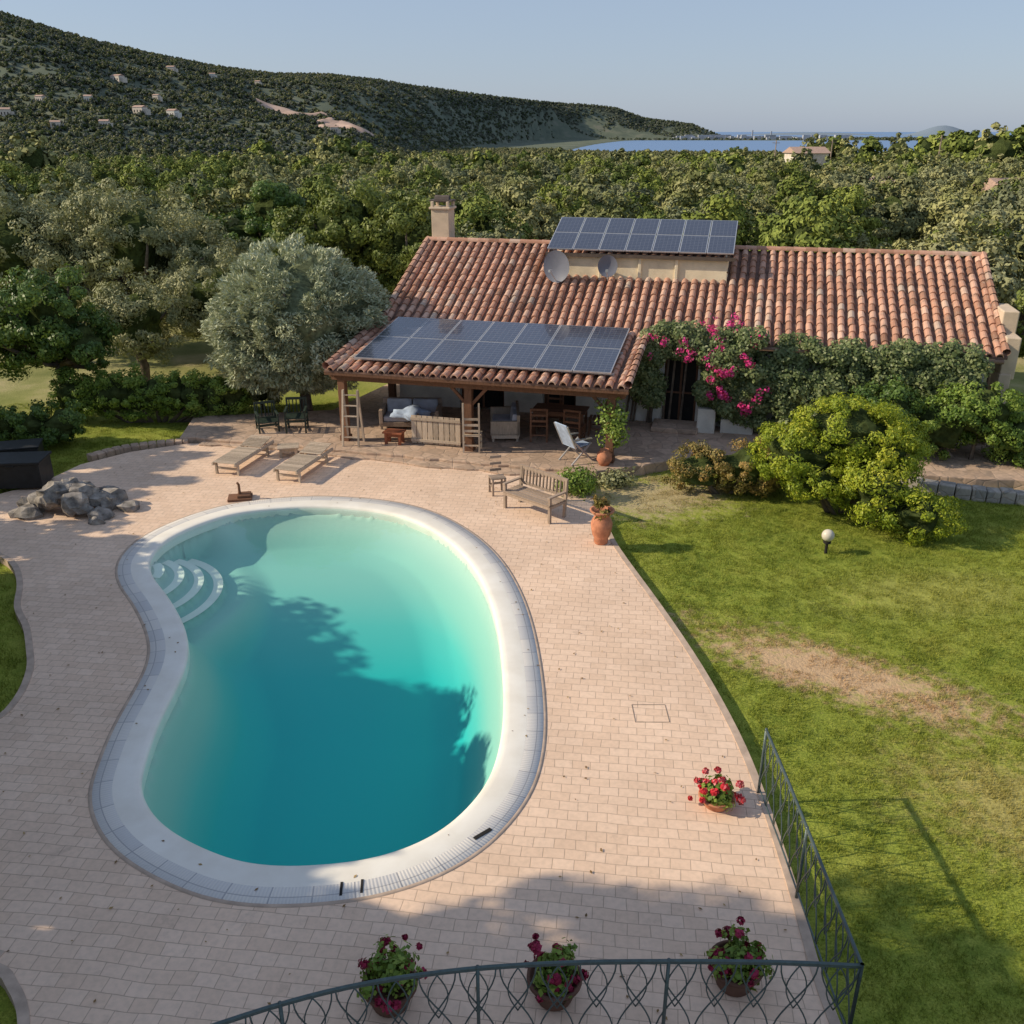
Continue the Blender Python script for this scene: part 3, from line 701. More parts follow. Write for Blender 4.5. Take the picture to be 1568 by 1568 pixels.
def solar(name,s0,s1,t0,z0,t1,z1,cols,rows):
    d=Vector((0,t1-t0,z1-z0)); Ln=d.length; d.normalize(); n=Vector((0,-d.z,d.y)); fr=MB(); V=[];F=[];U=[]
    cw=(s1-s0)/cols; ch=Ln/rows; M=Matrix((Vector((1,0,0)),d,n)).transposed()
    for i in range(cols):
        for j in range(rows):
            c=Vector((s0+cw*(i+.5),t0,z0))+d*(ch*(j+.5))
            fr.box(c,(cw-.02,ch-.02,.04),M=M)
            o=len(V); a=cw/2-.035;b=ch/2-.035
            for x,y in((-a,-b),(a,-b),(a,b),(-a,b)): V.append(tuple(c+Vector((x,0,0))+d*y+n*.024))
            F.append((o,o+1,o+2,o+3)); U+=[0,0,1,0,1,1,0,1]
    fr.build(name+'_frames',M_ALU,H)
    me=bpy.data.meshes.new(name+'_cells'); me.from_pydata(V,[],F); me.materials.append(M_CELL); u=me.uv_layers.new(name='UVMap'); u.data.foreach_set('uv',U)
    link(bpy.data.objects.new(name+'_cells',me),H)
solar('porch_solar_panels',.55,7.45,-8.1,2.42,-4.7,2.88,7,2)
solar('roof_solar_panels',4.45,10.05,-2.0,4.66,.2,5.40,7,2)
mb=MB()
for t,z in((-7.9,2.36),(-6.4,2.56),(-4.9,2.77)): mb.beam((.5,t,z),(7.5,t,z),.05,.05)
mb.build('solar_rails',M_ALU,H)
def dish(s,t,z,r,rz):
    e=empty('satellite_dish',HW(s,t,z),RZ+rz); mb=MB()
    vs=[];fs=[];n=24;rings=6
    for i in range(rings+1):
        rr=r*i/rings
        for k in range(n):
            a=6.2832*k/n; vs.append((rr*math.cos(a),-.05-.35*(rr*rr)/r*.6,rr*1.1*math.sin(a)))
    for i in range(rings):
        for k in range(n): k2=(k+1)%n; fs.append((i*n+k,i*n+k2,(i+1)*n+k2,(i+1)*n+k))
    mb.add(vs,fs); mb.build('reflector',M_DISH,e,True)
    mb=MB(); mb.tube([(0,0,0),(0,.12,-.1),(0,.12,-.75)],.025,8); mb.tube([(0,-.12,-r*1.0),(0,-.55,-.1)],.014,6); mb.box((0,-.56,-.08),(.07,.14,.07)); mb.build('mast_and_arm',M_ALU,e)
dish(4.85,-2.15,4.18,.44,-.25); dish(6.35,-2.0,4.22,.30,.1)
mb=MB(); mb.box((9.75,-4.75,.45),(.5,.7,.75)); mb.box((10.6,-4.7,.3),(.9,.5,.45)); mb.build('masonry_bench',M_WHITE,H,bevel=.03)
mb=MB(); mb.box((8.9,-4.9,.2),(1.3,.9,.14)); mb.build('door_step',M_TERR,H,bevel=.02)

# ------------------------------------------------------------------ vines on facade
def vine(name,boxes,mat,nl,size,pink=None):
    e=empty(name,(HO[0],HO[1],0),RZ)
    parts=[]
    for (s0,s1,t0,t1,z0,z1,w) in boxes:
        nc=max(4,int(w*36)); n=int(nl*w)
        cc=np.stack([RNG.uniform(s0,s1,nc),RNG.uniform(t0,t1,nc),RNG.uniform(z0,z1,nc)],1)
        k=RNG.integers(0,nc,n); d=unit(n); p=cc[k]+d*(RNG.uniform(.1,1,n)**.5*.27)[:,None]
        nr=d*.6+np.array([0,-.6,.3])+unit(n)*.6; nr/=np.linalg.norm(nr,axis=1)[:,None]
        parts.append((p,nr,d,RNG.uniform(0,1,n),cc))
    P_,N_,O_,R_,_=cat(parts); leafobj('leaves',mat,P_,N_,O_,R_,size,1.5,e)
    mb=MB()
    for (s0,s1,t0,t1,z0,z1,w) in boxes:
        for i in range(3):
            s=random.uniform(s0,s1); mb.tube([(s,-4.45,0.1),(s+.1,-4.5,z0*.5+z1*.5),(s-.1,-4.5,z1)],[.035,.03,.015],6)
    mb.build('stems',M_BARK,e)
    if pink:
        parts=[]
        for (s,t,z,r,n) in pink:
            k=max(3,int(r*26)); cc=np.array([s,t,z])+unit(k)*r*RNG.uniform(.2,1.2,(k,1))*np.array([1.2,.5,1.1]); kk=RNG.integers(0,k,n)
            d=unit(n); p=cc[kk]+d*(RNG.uniform(0,1,n)**.5*.14)[:,None]; parts.append((p,d,d,RNG.uniform(0,1,n),p))
        P_,N_,O_,R_,_=cat(parts); leafobj('bracts',L_PINK,P_,N_,O_,R_,.08,1.3,e)
    return e
vine('bougainvillea_vine',[(7.7,8.4,-5.0,-4.6,.9,2.8,1.0),(8.3,9.6,-5.0,-4.5,2.25,2.95,.9),(9.5,11.0,-5.3,-4.5,.9,3.0,2.4),(10.2,11.2,-5.0,-4.5,.4,1.5,.8)],L_IVY,9500,.09,
     [(9.0,-5.15,2.45,.3,150),(9.75,-5.25,2.5,.26,100),(10.0,-5.45,1.9,.3,230),(10.1,-5.45,1.35,.28,210),(10.3,-4.9,3.1,.34,200),(10.7,-5.4,1.0,.25,120),(10.6,-5.45,2.3,.28,80),(11.1,-5.3,1.4,.24,60),(9.7,-5.2,3.0,.33,90),(8.4,-5.2,2.75,.25,70),(7.9,-5.2,2.3,.2,30),(10.9,-5.3,2.8,.25,50)])
vine('ivy_vine',[(10.9,16.4,-5.05,-4.45,1.0,2.75,5.6),(11.6,14.2,-5.2,-4.5,.3,1.8,3.0),(14.4,16.7,-5.1,-4.5,.5,2.6,2.2)],L_IVY,7000,.09)
vine('climbing_rose',[(7.3,7.75,-8.35,-7.95,.6,1.75,.6)],L_HEDGE,1500,.09)

# ------------------------------------------------------------------ porch furniture
def chair(name,x,y,rz,mat,w=.5,seat=.45,back=.95,z=.13,slats='h',arms=False):
    e=empty(name,(x,y,z),rz); mb=MB(); h=w/2-.03
    for a,b,t in((-h,-h,seat),(h,-h,seat),(-h,h,back),(h,h,back)): mb.box((a,b,t/2),(.045,.045,t))
    n=5
    for i in range(n): mb.box((0,-h+.02+i*(2*h-.04)/(n-1),seat+.012),(w,2*h/n*.85,.022))
    if slats=='h':
        for i in range(3): mb.box((0,h+.0,seat+.15+i*.16),(w-.08,.022,.06))
    else:
        for i in range(5): mb.box((-h+.07+i*(2*h-.14)/4,h,(seat+back)/2),(.03,.02,back-seat-.08))
        mb.box((0,h,back-.03),(w-.06,.03,.07))
    mb.box((0,-h,seat-.08),(w-.06,.02,.05)); mb.box((0,h,.2),(w-.06,.02,.04)); mb.box((-h,0,.2),(.02,w-.08,.03)); mb.box((h,0,.2),(.02,w-.08,.03))
    if arms:
        for a in(-h,h): mb.box((a,-.02,seat+.22),(.06,w,.03)); mb.box((a,-h,seat+.11),(.045,.045,.22))
    mb.build('frame',mat,e); return e
def table(name,x,y,rz,l,w,h,mat,z=.13):
    e=empty(name,(x,y,z),rz); mb=MB(); n=6
    for i in range(n): mb.box((0,-w/2+w/n*(i+.5),h-.02),(l,w/n-.01,.035))
    for a in(-1,1):
        for b in(-1,1): mb.box((a*(l/2-.08),b*(w/2-.08),(h-.04)/2),(.07,.07,h-.04))
    mb.box((0,w/2-.08,h-.09),(l-.2,.03,.09)); mb.box((0,-w/2+.08,h-.09),(l-.2,.03,.09))
    mb.build('table_frame',mat,e); return e
def sofa(name,x,y,rz,l,matf,matc,z=.13):
    e=empty(name,(x,y,z),rz); mb=MB()
    mb.box((0,0,.16),(l,.75,.14)); mb.box((0,.36,.45),(l,.08,.6))
    for a in(-l/2+.05,l/2-.05): mb.box((a,0,.38),(.1,.8,.4)); 
    for a in(-l/2+.05,l/2-.05):
        for b in(-.33,.33): mb.box((a,b,.06),(.06,.06,.14))
    mb.build('frame',matf,e,bevel=.01)
    mb=MB(); n=max(1,round(l/.7))
    for i in range(n):
        s=-l/2+.1+(l-.2)/n*(i+.5); mb.box((s,-.03,.31),((l-.2)/n-.02,.64,.16)); mb.box((s+.02,.25,.55),((l-.2)/n-.04,.16,.4),M=Matrix.Rotation(-.18,3,'X'))
    o=mb.build('cushions',matc,e,bevel=.04)
    return e
a=RZ
table('wooden_dining_table',1.35,24.6,a,1.5,.8,.74,M_BROWN)
chair('wooden_chair',.75,24.05,a+3.3,M_BROWN); chair('wooden_chair',1.7,23.9,a+3.0,M_BROWN); chair('wooden_chair',2.4,24.6,a-1.5,M_BROWN); chair('wooden_chair',1.2,25.3,a,M_BROWN)
sofa('cushioned_sofa',-2.9,25.3,a+.2,1.7,M_WOOD,M_CLOTH); sofa('cushioned_sofa',-.2,24.6,a-1.3,1.5,M_PALE,M_CLOTH)
def lump(name,x,y,z,r,mat,seed=0,parent=None):
    bm=bmesh.new(); bmesh.ops.create_icosphere(bm,subdivisions=3,radius=1)
    for v in bm.verts:
        c=v.co; f=1+.18*math.sin(c.x*5+seed)+.15*math.sin(c.y*6+seed*2)+.12*math.sin(c.z*8+seed+c.x*4)
        v.co=Vector((c.x*r[0]*f,c.y*r[1]*f,c.z*r[2]*f))
    me=bpy.data.meshes.new(name); bm.to_mesh(me); bm.free(); me.materials.append(mat); me.shade_smooth(); o=bpy.data.objects.new(name,me); link(o,parent); o.location=(x,y,z); return o
lump('folded_blanket',-2.8,24.9,.62,(.5,.35,.2),M_BLUE,1)
e=empty('slatted_wooden_bench',(-2.05,23.55,.13),a); mb=MB()
for i in range(9): mb.box((-.62+i*.155,-.0,.42),(.135,.03,.78))
mb.box((0,-.03,.12),(1.4,.03,.07)); mb.box((0,-.03,.72),(1.4,.03,.07)); mb.box((0,.28,.42),(1.4,.5,.04)); mb.box((-.68,.28,.4),(.05,.5,.6)); mb.box((.68,.28,.4),(.05,.5,.6)); mb.build('frame',M_PALE,e)
chair('ladder_back_chair',-1.05,23.15,a+3.3,M_PALE,.48,.45,1.35)
table('small_red_table',-3.2,23.75,a,.55,.4,.35,simple('red_wood_mat',(.30,.10,.05),.7))
e=empty('wooden_ladder_rack',(-4.35,23.45,.13),a+.1); mb=MB()
for s in(-.22,.22): mb.beam((s,0,0),(s*.9,.25,1.5),.05,.05); mb.beam((s,.5,0),(s*.9,.27,1.5),.05,.05)
for i in range(5): z=.25+i*.28; mb.beam((-.22,.25*z/1.5,z),(.22,.25*z/1.5,z),.04,.03)
mb.build('frame',M_PALE,e)
e=empty('folding_deck_chair',(1.65,22.35,.13),a+.5+math.pi-1.2); mb=MB()
for s in(-.26,.26):
    mb.beam((s,-.35,0),(s,.30,.62),.03,.04); mb.beam((s,.35,0),(s,-.28,.5),.03,.04); mb.beam((s,.22,.42),(s,.52,1.05),.03,.04); mb.beam((s*1.05,-.28,.62),(s*1.05,.32,.66),.05,.03)
mb.build('frame',M_ALU,e)
mb=MB(); mb.beam((0,-.27,.46),(0,.24,.44),.46,.03,up=(0,0,1)); mb.beam((0,.24,.46),(0,.53,1.07),.46,.03,up=(0,-1,.5)); mb.build('canvas',M_BLUE,e)
chair('garden_armchair',-6.95,24.95,.4,simple('dark_green_plastic',(.03,.045,.035),.5),.6,.42,.9,.0,'v',True); chair('garden_armchair',-6.1,24.9,.1,bpy.data.materials['dark_green_plastic'],.6,.42,.9,.13,'v',True)
def lounger(p,q):
    p=Vector(p);q=Vector(q);d=q-p; rz=math.atan2(d.y,d.x); e=empty('sun_lounger',(p.x,p.y,0),rz); l=d.length; mb=MB()
    for s in(-.31,.31): mb.beam((0,s,.30),(l,s,.30),.04,.07)
    n=int(l*.66/.085)
    for i in range(n): mb.box((.05+i*.085,0,.345),(.065,.62,.02))
    for i in range(8): x=l*.68+i*.08; mb.box((x,0,.36+i*.012),(.065,.6,.02))
    for x in(.15,l-.35):
        for s in(-.3,.3): mb.box((x,s,.14),(.06,.05,.28))
    mb.box((.15,0,.16),(.04,.58,.05)); mb.box((l-.35,0,.16),(.04,.58,.05))
    mb.build('frame',M_PALE,e)
lounger((-7.2,21.5),(-6.7,23.45)); lounger((-5.55,21.0),(-5.0,22.85))
table('low_wooden_side_table',-5.95,23.1,.2,.55,.45,.28,M_PALE,0)
e=empty('slatted_garden_bench',(.50,19.15,0),math.radians(-43)); mb=MB(); l=1.42
for x in(-l/2+.04,l/2-.04):
    mb.box((x,-.24,.3),(.06,.06,.6)); mb.beam((x,.26,0),(x,.33,.88),.06,.06); mb.box((x,.02,.60),(.07,.62,.035)); mb.box((x,.0,.36),(.04,.5,.06))
for i in range(5): mb.box((0,-.25+i*.115,.42),(l-.02,.09,.025))
mb.beam((-l/2,.325,.86),(l/2,.325,.86),.035,.09); mb.beam((-l/2,.29,.5),(l/2,.29,.5),.03,.06)
for i in range(13): x=-l/2+.1+i*(l-.2)/12; mb.beam((x,.292,.5),(x,.322,.84),.022,.05)
mb.box((0,-.26,.36),(l-.08,.03,.07)); mb.build('frame',M_WOOD,e)
shrub('low_garden_shrub',(1.55,20.4,0),[(0,0,.25,.42,.36,.28)],L_HEDGE,2600,.07)
shrub('low_garden_shrub',(2.6,21.2,GZ),[(0,0,.15,.4,.25,.18)],L_OLIVE,900,.08)
chair('small_stool',-.35,20.35,.3,M_WOOD,.36,.4,.42,0)

# ------------------------------------------------------------------ pots
def flowers(e,c,r,nleaf,nfl,mat,ls=.06,fs=.04):
    p=crown(c,(r,r,r*.7),22,r*.4,nleaf,(.2,.95),.3,.2); leafobj('leaves',L_HEDGE,p[0],p[1],p[2],p[3],ls,1.3,e)
    p=crown((c[0],c[1],c[2]+r*.12),(r*1.05,r*1.05,r*.8),26,r*.16,nfl,(.6,1.12),.4,.2); leafobj('blossoms',mat,p[0],p[1],p[2],p[3],fs,1.1,e)
def pot(name,x,y,r,h,z=0,mat=None,fr=.33,fmat=L_RED,fz=.1,nl=1300,nf=1100):
    e=empty(name,(x,y,z)); mb=MB(); mb.lathe((0,0,0),[(0,0),(r*.62,0),(r*.7,h*.1),(r*.95,h*.8),(r,h*.84),(r*1.06,h*.86),(r*1.06,h),(r*.93,h),(r*.9,h*.88),(0,h*.88)],24); mb.build('pot_body',mat or M_TERRA,e,True)
    flowers(e,(0,0,h+fz),fr,nl,nf,fmat); return e
pot('red_flower_pot',2.62,9.4,.22,.16,0,None,.29,L_RED,.04,900,1900)
for x,y in((-1.2,6.5),(.42,6.57),(2.25,6.73)): pot('geranium_pot',x,y,.26,.3,0,simple('dark_pot_mat',(.12,.06,.04),.8),.31,L_CRIM,.08,1000,1500)
e=empty('terracotta_urn',(1.87,17.5,0)); mb=MB()
mb.lathe((0,0,0),[(0,0),(.13,0),(.15,.04),(.15,.12),(.19,.2),(.22,.35),(.23,.45),(.19,.56),(.15,.6),(.16,.64),(.25,.72),(.26,.76),(.22,.76),(.16,.68),(0,.66)],26)
mb.build('urn_body',M_TERRA,e,True); p=crown((0,0,.85),(.22,.22,.2),10,.1,320,(.3,1)); leafobj('succulent_leaves',L_RUST,p[0],p[1],p[2],p[3],.12,3,e,True)
e=empty('clay_jar',(2.35,22.0,.13)); mb=MB(); mb.lathe((0,0,0),[(0,0),(.12,0),(.2,.15),(.19,.3),(.11,.38),(.13,.42),(.1,.42),(0,.36)],20); mb.build('jar_body',M_TERRA,e,True)
e=empty('garden_globe_lamp',(6.55,17.3,GZ)); mb=MB(); mb.tube([(0,0,0),(0,0,.26)],.03,10); mb.lathe((0,0,.24),[(0,0),(.08,0),(.08,.05),(0,.05)],12); mb.build('post',M_DARK,e)
mb=MB(); mb.lathe((0,0,.41),[(.13*math.sin(t),-.13*math.cos(t)) for t in np.linspace(0.01,3.13,14)],20); mb.build('globe',simple('opal_globe_mat',(.58,.53,.44),.35,.05),e,True)
def rocks():
    bm=bmesh.new()
    for i in range(38):
        x=-10.05+random.gauss(0,.55);y=19.4+random.gauss(0,.34); s=random.uniform(.12,.32)
        zc=max(0,.52-.55*math.hypot((x+10.05),(y-19.4)))
        r=bmesh.ops.create_icosphere(bm,subdivisions=2,radius=s)
        sx,sy,sz=random.uniform(.8,1.4),random.uniform(.8,1.2),random.uniform(.7,1.1)
        for v in r['verts']:
            f=1+random.uniform(-.24,.18); v.co=Vector((v.co.x*sx*f+x,v.co.y*sy*f+y,v.co.z*sz*f+zc+s*.2))
    me=bpy.data.meshes.new('rock_pile'); bm.to_mesh(me); bm.free(); me.materials.append(M_ROCK); link(bpy.data.objects.new('rock_pile',me))
rocks()
e=empty('black_storage_box',(-12.0,20.9,0),.1); mb=MB(); mb.box((0,0,.35),(1.3,.8,.6)); mb.box((0,0,.68),(1.38,.88,.07)); mb.box((0,-.42,.62),(.2,.04,.06)); mb.build('box_body',M_BLACK,e,bevel=.03)
e=empty('black_storage_box',(-12.6,22.2,0),.3); mb=MB(); mb.box((0,0,.3),(1.0,.7,.55)); mb.box((0,0,.6),(1.06,.76,.06)); mb.build('box_body',M_BLACK,e,bevel=.03)
e=empty('pool_shower',(-6.4,20.0,0),.2); mb=MB(); mb.box((0,0,.03),(.55,.4,.06)); mb.box((.1,0,.09),(.3,.3,.06)); mb.tube([(0,0,.05),(0,0,.35),(-.02,-.06,.42)],[.035,.03,.03],10); mb.build('shower_body',M_BROWN,e,bevel=.01)
mb=MB(); tp=catmull([(9.6,21.2),(11,20.4),(12.6,20.0),(15,19.6)],5,False)
for i in range(len(tp)-1):
    a_=tp[i];b_=tp[i+1];l=np.linalg.norm(b_-a_); mb.box(((a_[0]+b_[0])/2,(a_[1]+b_[1])/2,-.04),(l*.97,.35,.36+random.uniform(-.05,.05)),math.atan2(b_[1]-a_[1],b_[0]-a_[0]))
mb.build('garden_retaining_wall',m_stone('grey_stone_mat',(.36,.33,.29),(.44,.40,.35),(.28,.27,.25),3),bevel=.03)
# leaf litter blown over the paving and lawn edge
n=420; lx=RNG.uniform(-11,3.0,n); ly=RNG.uniform(6,23,n); k=(~inside(lx,ly,offset(W,.1)))&inside(lx,ly,np.array(DK))
lx=lx[k]; ly=ly[k]; n=len(lx); up=np.tile([0,0,1.],(n,1))+RNG.normal(0,.12,(n,3)); up/=np.linalg.norm(up,axis=1)[:,None]
leafobj('fallen_leaves',L_DRY,np.stack([lx,ly,np.full(n,.017)],1),up,up,RNG.uniform(0,1,n),.045,1.8)

# ------------------------------------------------------------------ railing
def railing():
    e=empty('wrought_iron_railing'); mb=MB()
    path=np.array([(3.22,9.62),(3.22,8.5),(3.2,7.3),(3.18,6.08)]); path2=catmull([(3.18,6.08),(2.4,6.12),(1.4,6.13),(.4,6.11),(-.6,6.02),(-1.6,5.82),(-2.6,5.45),(-3.6,4.95)],8,False)
    for P_ in(path,path2):
        seg=np.concatenate([[0],np.cumsum(np.linalg.norm(np.diff(P_,axis=0),axis=1))]); tot=seg[-1]
        def at(s): return np.array([np.interp(s,seg,P_[:,0]),np.interp(s,seg,P_[:,1])])
        top=[(*at(s),1.0) for s in np.linspace(0,tot,40)]; bot=[(x,y,.10) for x,y,_ in top]
        mb.tube(top,.018,8); mb.tube([(x,y,.975) for x,y,_ in top],.012,6); mb.tube(bot,.012,6)
        n=max(1,round(tot/.36)); w=tot/n
        for i in range(n):
            c=(i+.5)*w
            for sg in(-1,1):
                pts=[]
                for t in np.linspace(0,1,11):
                    z=.10+.86*t; off=sg*w*.46*math.cos(math.pi*t)
                    q=at(min(max(c+off*.98,0),tot)); pts.append((q[0],q[1],z))
                mb.tube(pts,.008,5)
                pts=[]
                for t in np.linspace(0,1,9):
                    z=.42+.54*t; off=sg*w*.25*math.sin(math.pi*t); q=at(min(max(c+off,0),tot)); pts.append((q[0],q[1],z))
                mb.tube(pts,.007,5)
        for s in np.linspace(0,tot,max(2,round(tot/1.75)+1)):
            q=at(s); mb.tube([(q[0],q[1],-.05),(q[0],q[1],1.02)],.018,8)
    mb.build('bars',M_IRON,e,True)
railing()

# ------------------------------------------------------------------ near trees & shrubs
tree('silver_olive_tree',(-6.3,27.2),[(-.1,.3,2.95,2.7,2.5,2.2),(-.3,.2,2.3,2.45,2.3,1.65)],L_SILVER,100000,.15,3.6,True,.17,nc=720,crad=.28,flat=.25,lump=.04,corek=.76,shell=(.83,1.0),cm=M_CORES)
tree('holm_oak_tree',(-13.6,27.0),[(0,0,3.3,1.7,1.6,1.4),(-.8,.3,2.4,1.5,1.4,1.2),(.9,-.2,2.3,1.2,1.2,1.0),(-2.2,0,2.6,1.4,1.4,1.3)],L_DARK,32000,.11,1.8,False,.18,nc=180,crad=.34)
tree('olive_tree',(-14.4,36),[(0,0,4.2,2.8,2.6,2.2),(-2.2,0,3.4,2.2,2,1.8),(2.4,.2,3.2,2.2,2,1.9)],L_OLIVE,46000,.14,2.6,False,.22,nc=300,crad=.44)
tree('olive_tree',(-19,36),[(0,0,4.0,2.8,2.6,2.3),(1.8,0,3.4,2.2,2,1.8)],L_OLIVE,30000,.14,2.6,False,.22,nc=200,crad=.44)
tree('olive_tree',(-10.6,33.5),[(0,0,2.7,1.9,1.8,1.7),(-1.2,0,2.2,1.4,1.4,1.3)],L_OLIVE,20000,.12,2.6,False,.2,nc=140,crad=.36)
tree('olive_tree',(-12.8,31.2),[(0,0,2.2,1.8,1.6,1.6)],L_OLIVE,14000,.12,2.6,False,.16,nc=90,crad=.36)
tree('holm_oak_tree',(-10.3,41.5),[(0,0,5.0,1.5,1.5,1.1),(-1.2,0,4.1,1.7,1.6,1.0),(1.2,0,3.9,1.6,1.6,1.1),(0,0,3,2,2,1.4)],L_DARK,26000,.14,1.8,False,.2,nc=130,crad=.4)
tree('cork_oak_tree',(-6.2,37.5),[(-.3,0,4.6,2.3,2.2,1.9),(-1.8,0,3.6,1.9,1.8,1.8),(1.7,0,4.2,1.9,1.8,2.0)],L_OAK,46000,.13,1.8,False,.22,nc=250,crad=.4)
tree('cork_oak_tree',(-3.9,36.6),[(0,0,4.2,1.5,1.5,1.9),(.3,0,3.0,1.5,1.5,1.6)],L_OAK,20000,.13,1.8,False,.2,nc=110,crad=.4)
tree('carob_tree',(15.6,25.2),[(0,0,3.3,1.9,1.8,1.5),(.8,-1,2.0,1.6,1.6,1.5)],L_OAK,17000,.12,1.8,False,.2,nc=100,crad=.4)
# row of tall garden trees left of the pool (outside the frame), they shade the deck
for (tx_,ty_,h_,ry_) in((-11.2,.6,10.2,2.1),(-11.4,3.2,10.4,2.1),(-11.6,5.7,9.8,1.9),(-12.9,8.6,6.6,1.7),(-13.1,11.0,6.4,1.8),(-13.4,13.3,5.8,1.6)):
    tree('carob_tree',(tx_,ty_),[(0,0,h_-1.7,1.9,ry_*.9,1.6),(-.3,.2,h_*.52,2.2,ry_,h_*.26),(.2,-.2,1.9,2.2,ry_,1.5)],L_OAK,16000,.24,1.7,False,.24,nc=120,crad=.55,corek=.85,shell=(.7,1.05))
tree('carob_tree',(-14.0,15.4),[(0,0,3.4,1.7,1.4,1.2),(0,0,2.0,1.8,1.4,1.3)],L_OAK,6500,.24,1.7,False,.2,nc=50,crad=.5,corek=.6)
tree('carob_tree',(-15.4,17.4),[(0,0,3.3,1.3,1.2,1.1),(0,0,2.2,1.5,1.3,1.2)],L_OAK,4200,.26,1.7,False,.2,nc=30,crad=.5,corek=.4)
tree('carob_tree',(-17.5,20.8),[(0,0,4.2,2.0,1.8,1.5),(0,0,2.4,1.7,1.6,1.3)],L_OAK,5500,.28,1.7,False,.2,nc=34,crad=.5,corek=.5)
tree('carob_tree',(-16.6,23.4),[(0,0,3.5,1.6,1.6,1.4)],L_OAK,4500,.26,1.7,False,.2,nc=30,crad=.5,corek=.5)
shrub('golden_shrub',(7.6,19.4),[(-.1,.2,2.0,1.15,1.05,.70),(-1.0,.3,1.45,1.1,1.0,.7),(.6,.2,1.5,1.2,1.1,.8),(.4,-.9,.95,.9,.8,.7),(1.1,-1.3,.55,.8,.7,.6),(-.7,0,.9,.8,.9,.6)],L_YELLOW,60000,.07,2.2,nc=480,crad=.22,lump=.12,shell=(.8,1.05))
shrub('rusty_leaf_shrub',(5.2,20.7),[(-.7,0,.6,.75,.6,.6),(.4,0,.7,.9,.7,.65),(1.1,.2,.6,.7,.6,.55)],L_RUST,22000,.06,2,nc=170,crad=.18)
shrub('laurel_shrub',(11.9,22.4),[(0,0,1.5,1.1,.9,.9),(-.9,.2,1.1,.9,.8,.9),(.9,0,1.0,.8,.8,.8)],L_HEDGE,20000,.08,1.8,nc=140,crad=.23)
shrub('laurel_shrub',(9.6,22.6),[(0,0,1.5,.9,.7,.8)],L_DARK,9000,.08,1.8,nc=70,crad=.22)
hb=[(x,random.uniform(-.1,.1),.85+random.uniform(-.08,.08),.7,.65,.75) for x in np.arange(-2.4,2.5,.6)]
shrub('clipped_hedge',(-10.7,26.6),hb,L_HEDGE,34000,.075,1.8,nc=300,crad=.2)
shrub('garden_hedge',(-14.2,24.3),[(x,0,.6,.75,.65,.6) for x in(-1.6,-.7,.2,1.0,1.7)],L_DARK,17000,.08,1.8,nc=140,crad=.2)
shrub('agave_shrub',(-7.9,28.0),[(0,0,.7,.6,.6,.6)],L_OLIVE,3500,.1,2,nc=26,crad=.2)

# ------------------------------------------------------------------ forests (instanced)
def scatter(y0,y1,sp,k=.62,m=16,jit=.45):
    out=[]
    y=y0
    while y<y1:
        hw=k*y+m; n=int(2*hw/sp); x=np.linspace(-hw,hw,n)+RNG.uniform(-jit,jit,n)*sp
        yy=y+RNG.uniform(-jit,jit,n)*sp; out.append(np.stack([x,yy],1)); y+=sp
    return np.concatenate(out)
shapes=[[(0,0,.62,.34,.34,.32),(.22,.08,.5,.26,.26,.26),(-.2,-.1,.48,.28,.26,.26)],
        [(0,0,.65,.30,.30,.32),(.16,-.12,.45,.28,.26,.26),(-.18,.12,.5,.26,.26,.28),(.02,.2,.42,.24,.24,.22)],
        [(-.1,0,.58,.30,.28,.28),(.2,0,.62,.24,.24,.28),(0,-.2,.4,.26,.24,.24)]]
A=scatter(34,125,3.9); B=scatter(125,400,6.5); C_=scatter(400,1000,10); D_=scatter(1000,1880,15)
def keep_near(p):
    x,y=p[:,0],p[:,1]
    lx=x-HO[0]; ly=y-HO[1]; s=lx*math.cos(RZ)+ly*math.sin(RZ); t=-lx*math.sin(RZ)+ly*math.cos(RZ)
    k=~((s>-4)&(s<19.5)&(t<8.0)); k&=~((x<-3)&(x>-13)&(y<43)); k&=~((x<=-13)&(y<40)); k&=~((x>12)&(y<30))
    return k
def notlag(p): return terr(p[:,0],p[:,1])>-26.5
gap=lambda p,s,th:(np.sin(p[:,0]*s+1)+np.sin(p[:,1]*s*1.7+p[:,0]*s*.4)+RNG.normal(0,.5,len(p)))>th
A=A[keep_near(A)&gap(A,.08,-1.35)]; B=B[gap(B,.03,-.7)]; C_=C_[gap(C_,.012,-.8)]; D_=D_[notlag(D_)&gap(D_,.012,-1.3)]
def plant(xy,scl,protos,name):
    zz=terr(xy[:,0],xy[:,1])-.1; pts=np.column_stack([xy,zz]); sel=RNG.integers(0,len(protos),len(pts))
    for i,ch in enumerate(protos): k=sel==i; instancer(name,pts[k],scl[k],ch)
near=[proto(9000,.040,L_FOR,shapes[0],150,.08,True,.45),proto(9000,.038,L_FOR2,shapes[1],150,.08,True,.45),proto(9000,.040,L_FOR3,shapes[2],150,.08,True,.45)]
sA=RNG.uniform(3.6,6.3,len(A))*np.where(A[:,1]<50,.95,1)
plant(A,sA,near,'olive_grove')
mid=[proto(1600,.080,L_FOR,shapes[0],60,.09,True,.6,1.6,2),proto(1600,.080,L_FOR2,shapes[1],60,.09,True,.6,1.6,2)]
big=[(.49,150,10.5),(.47,165,10.5),(.505,140,10.),(.52,150,11),(.455,190,10.5),(.44,200,11),(.42,210,10.5),(.31,250,11),(.325,255,11.5),(.30,260,10.5),(.34,250,10.5),(.36,230,10.5),(.395,220,10.5),(.225,300,9.5),(.235,310,9),(.54,140,11.5),(-.19,190,9.5),(-.17,195,10),(-.155,200,9),(-.25,180,9),(-.49,120,9)]
B2=np.concatenate([B,np.array([(q*y,y) for q,y,_ in big])]); sB=np.concatenate([RNG.uniform(4,7,len(B)),[b[2] for b in big]])
plant(B2,sB,mid,'plain_woodland')
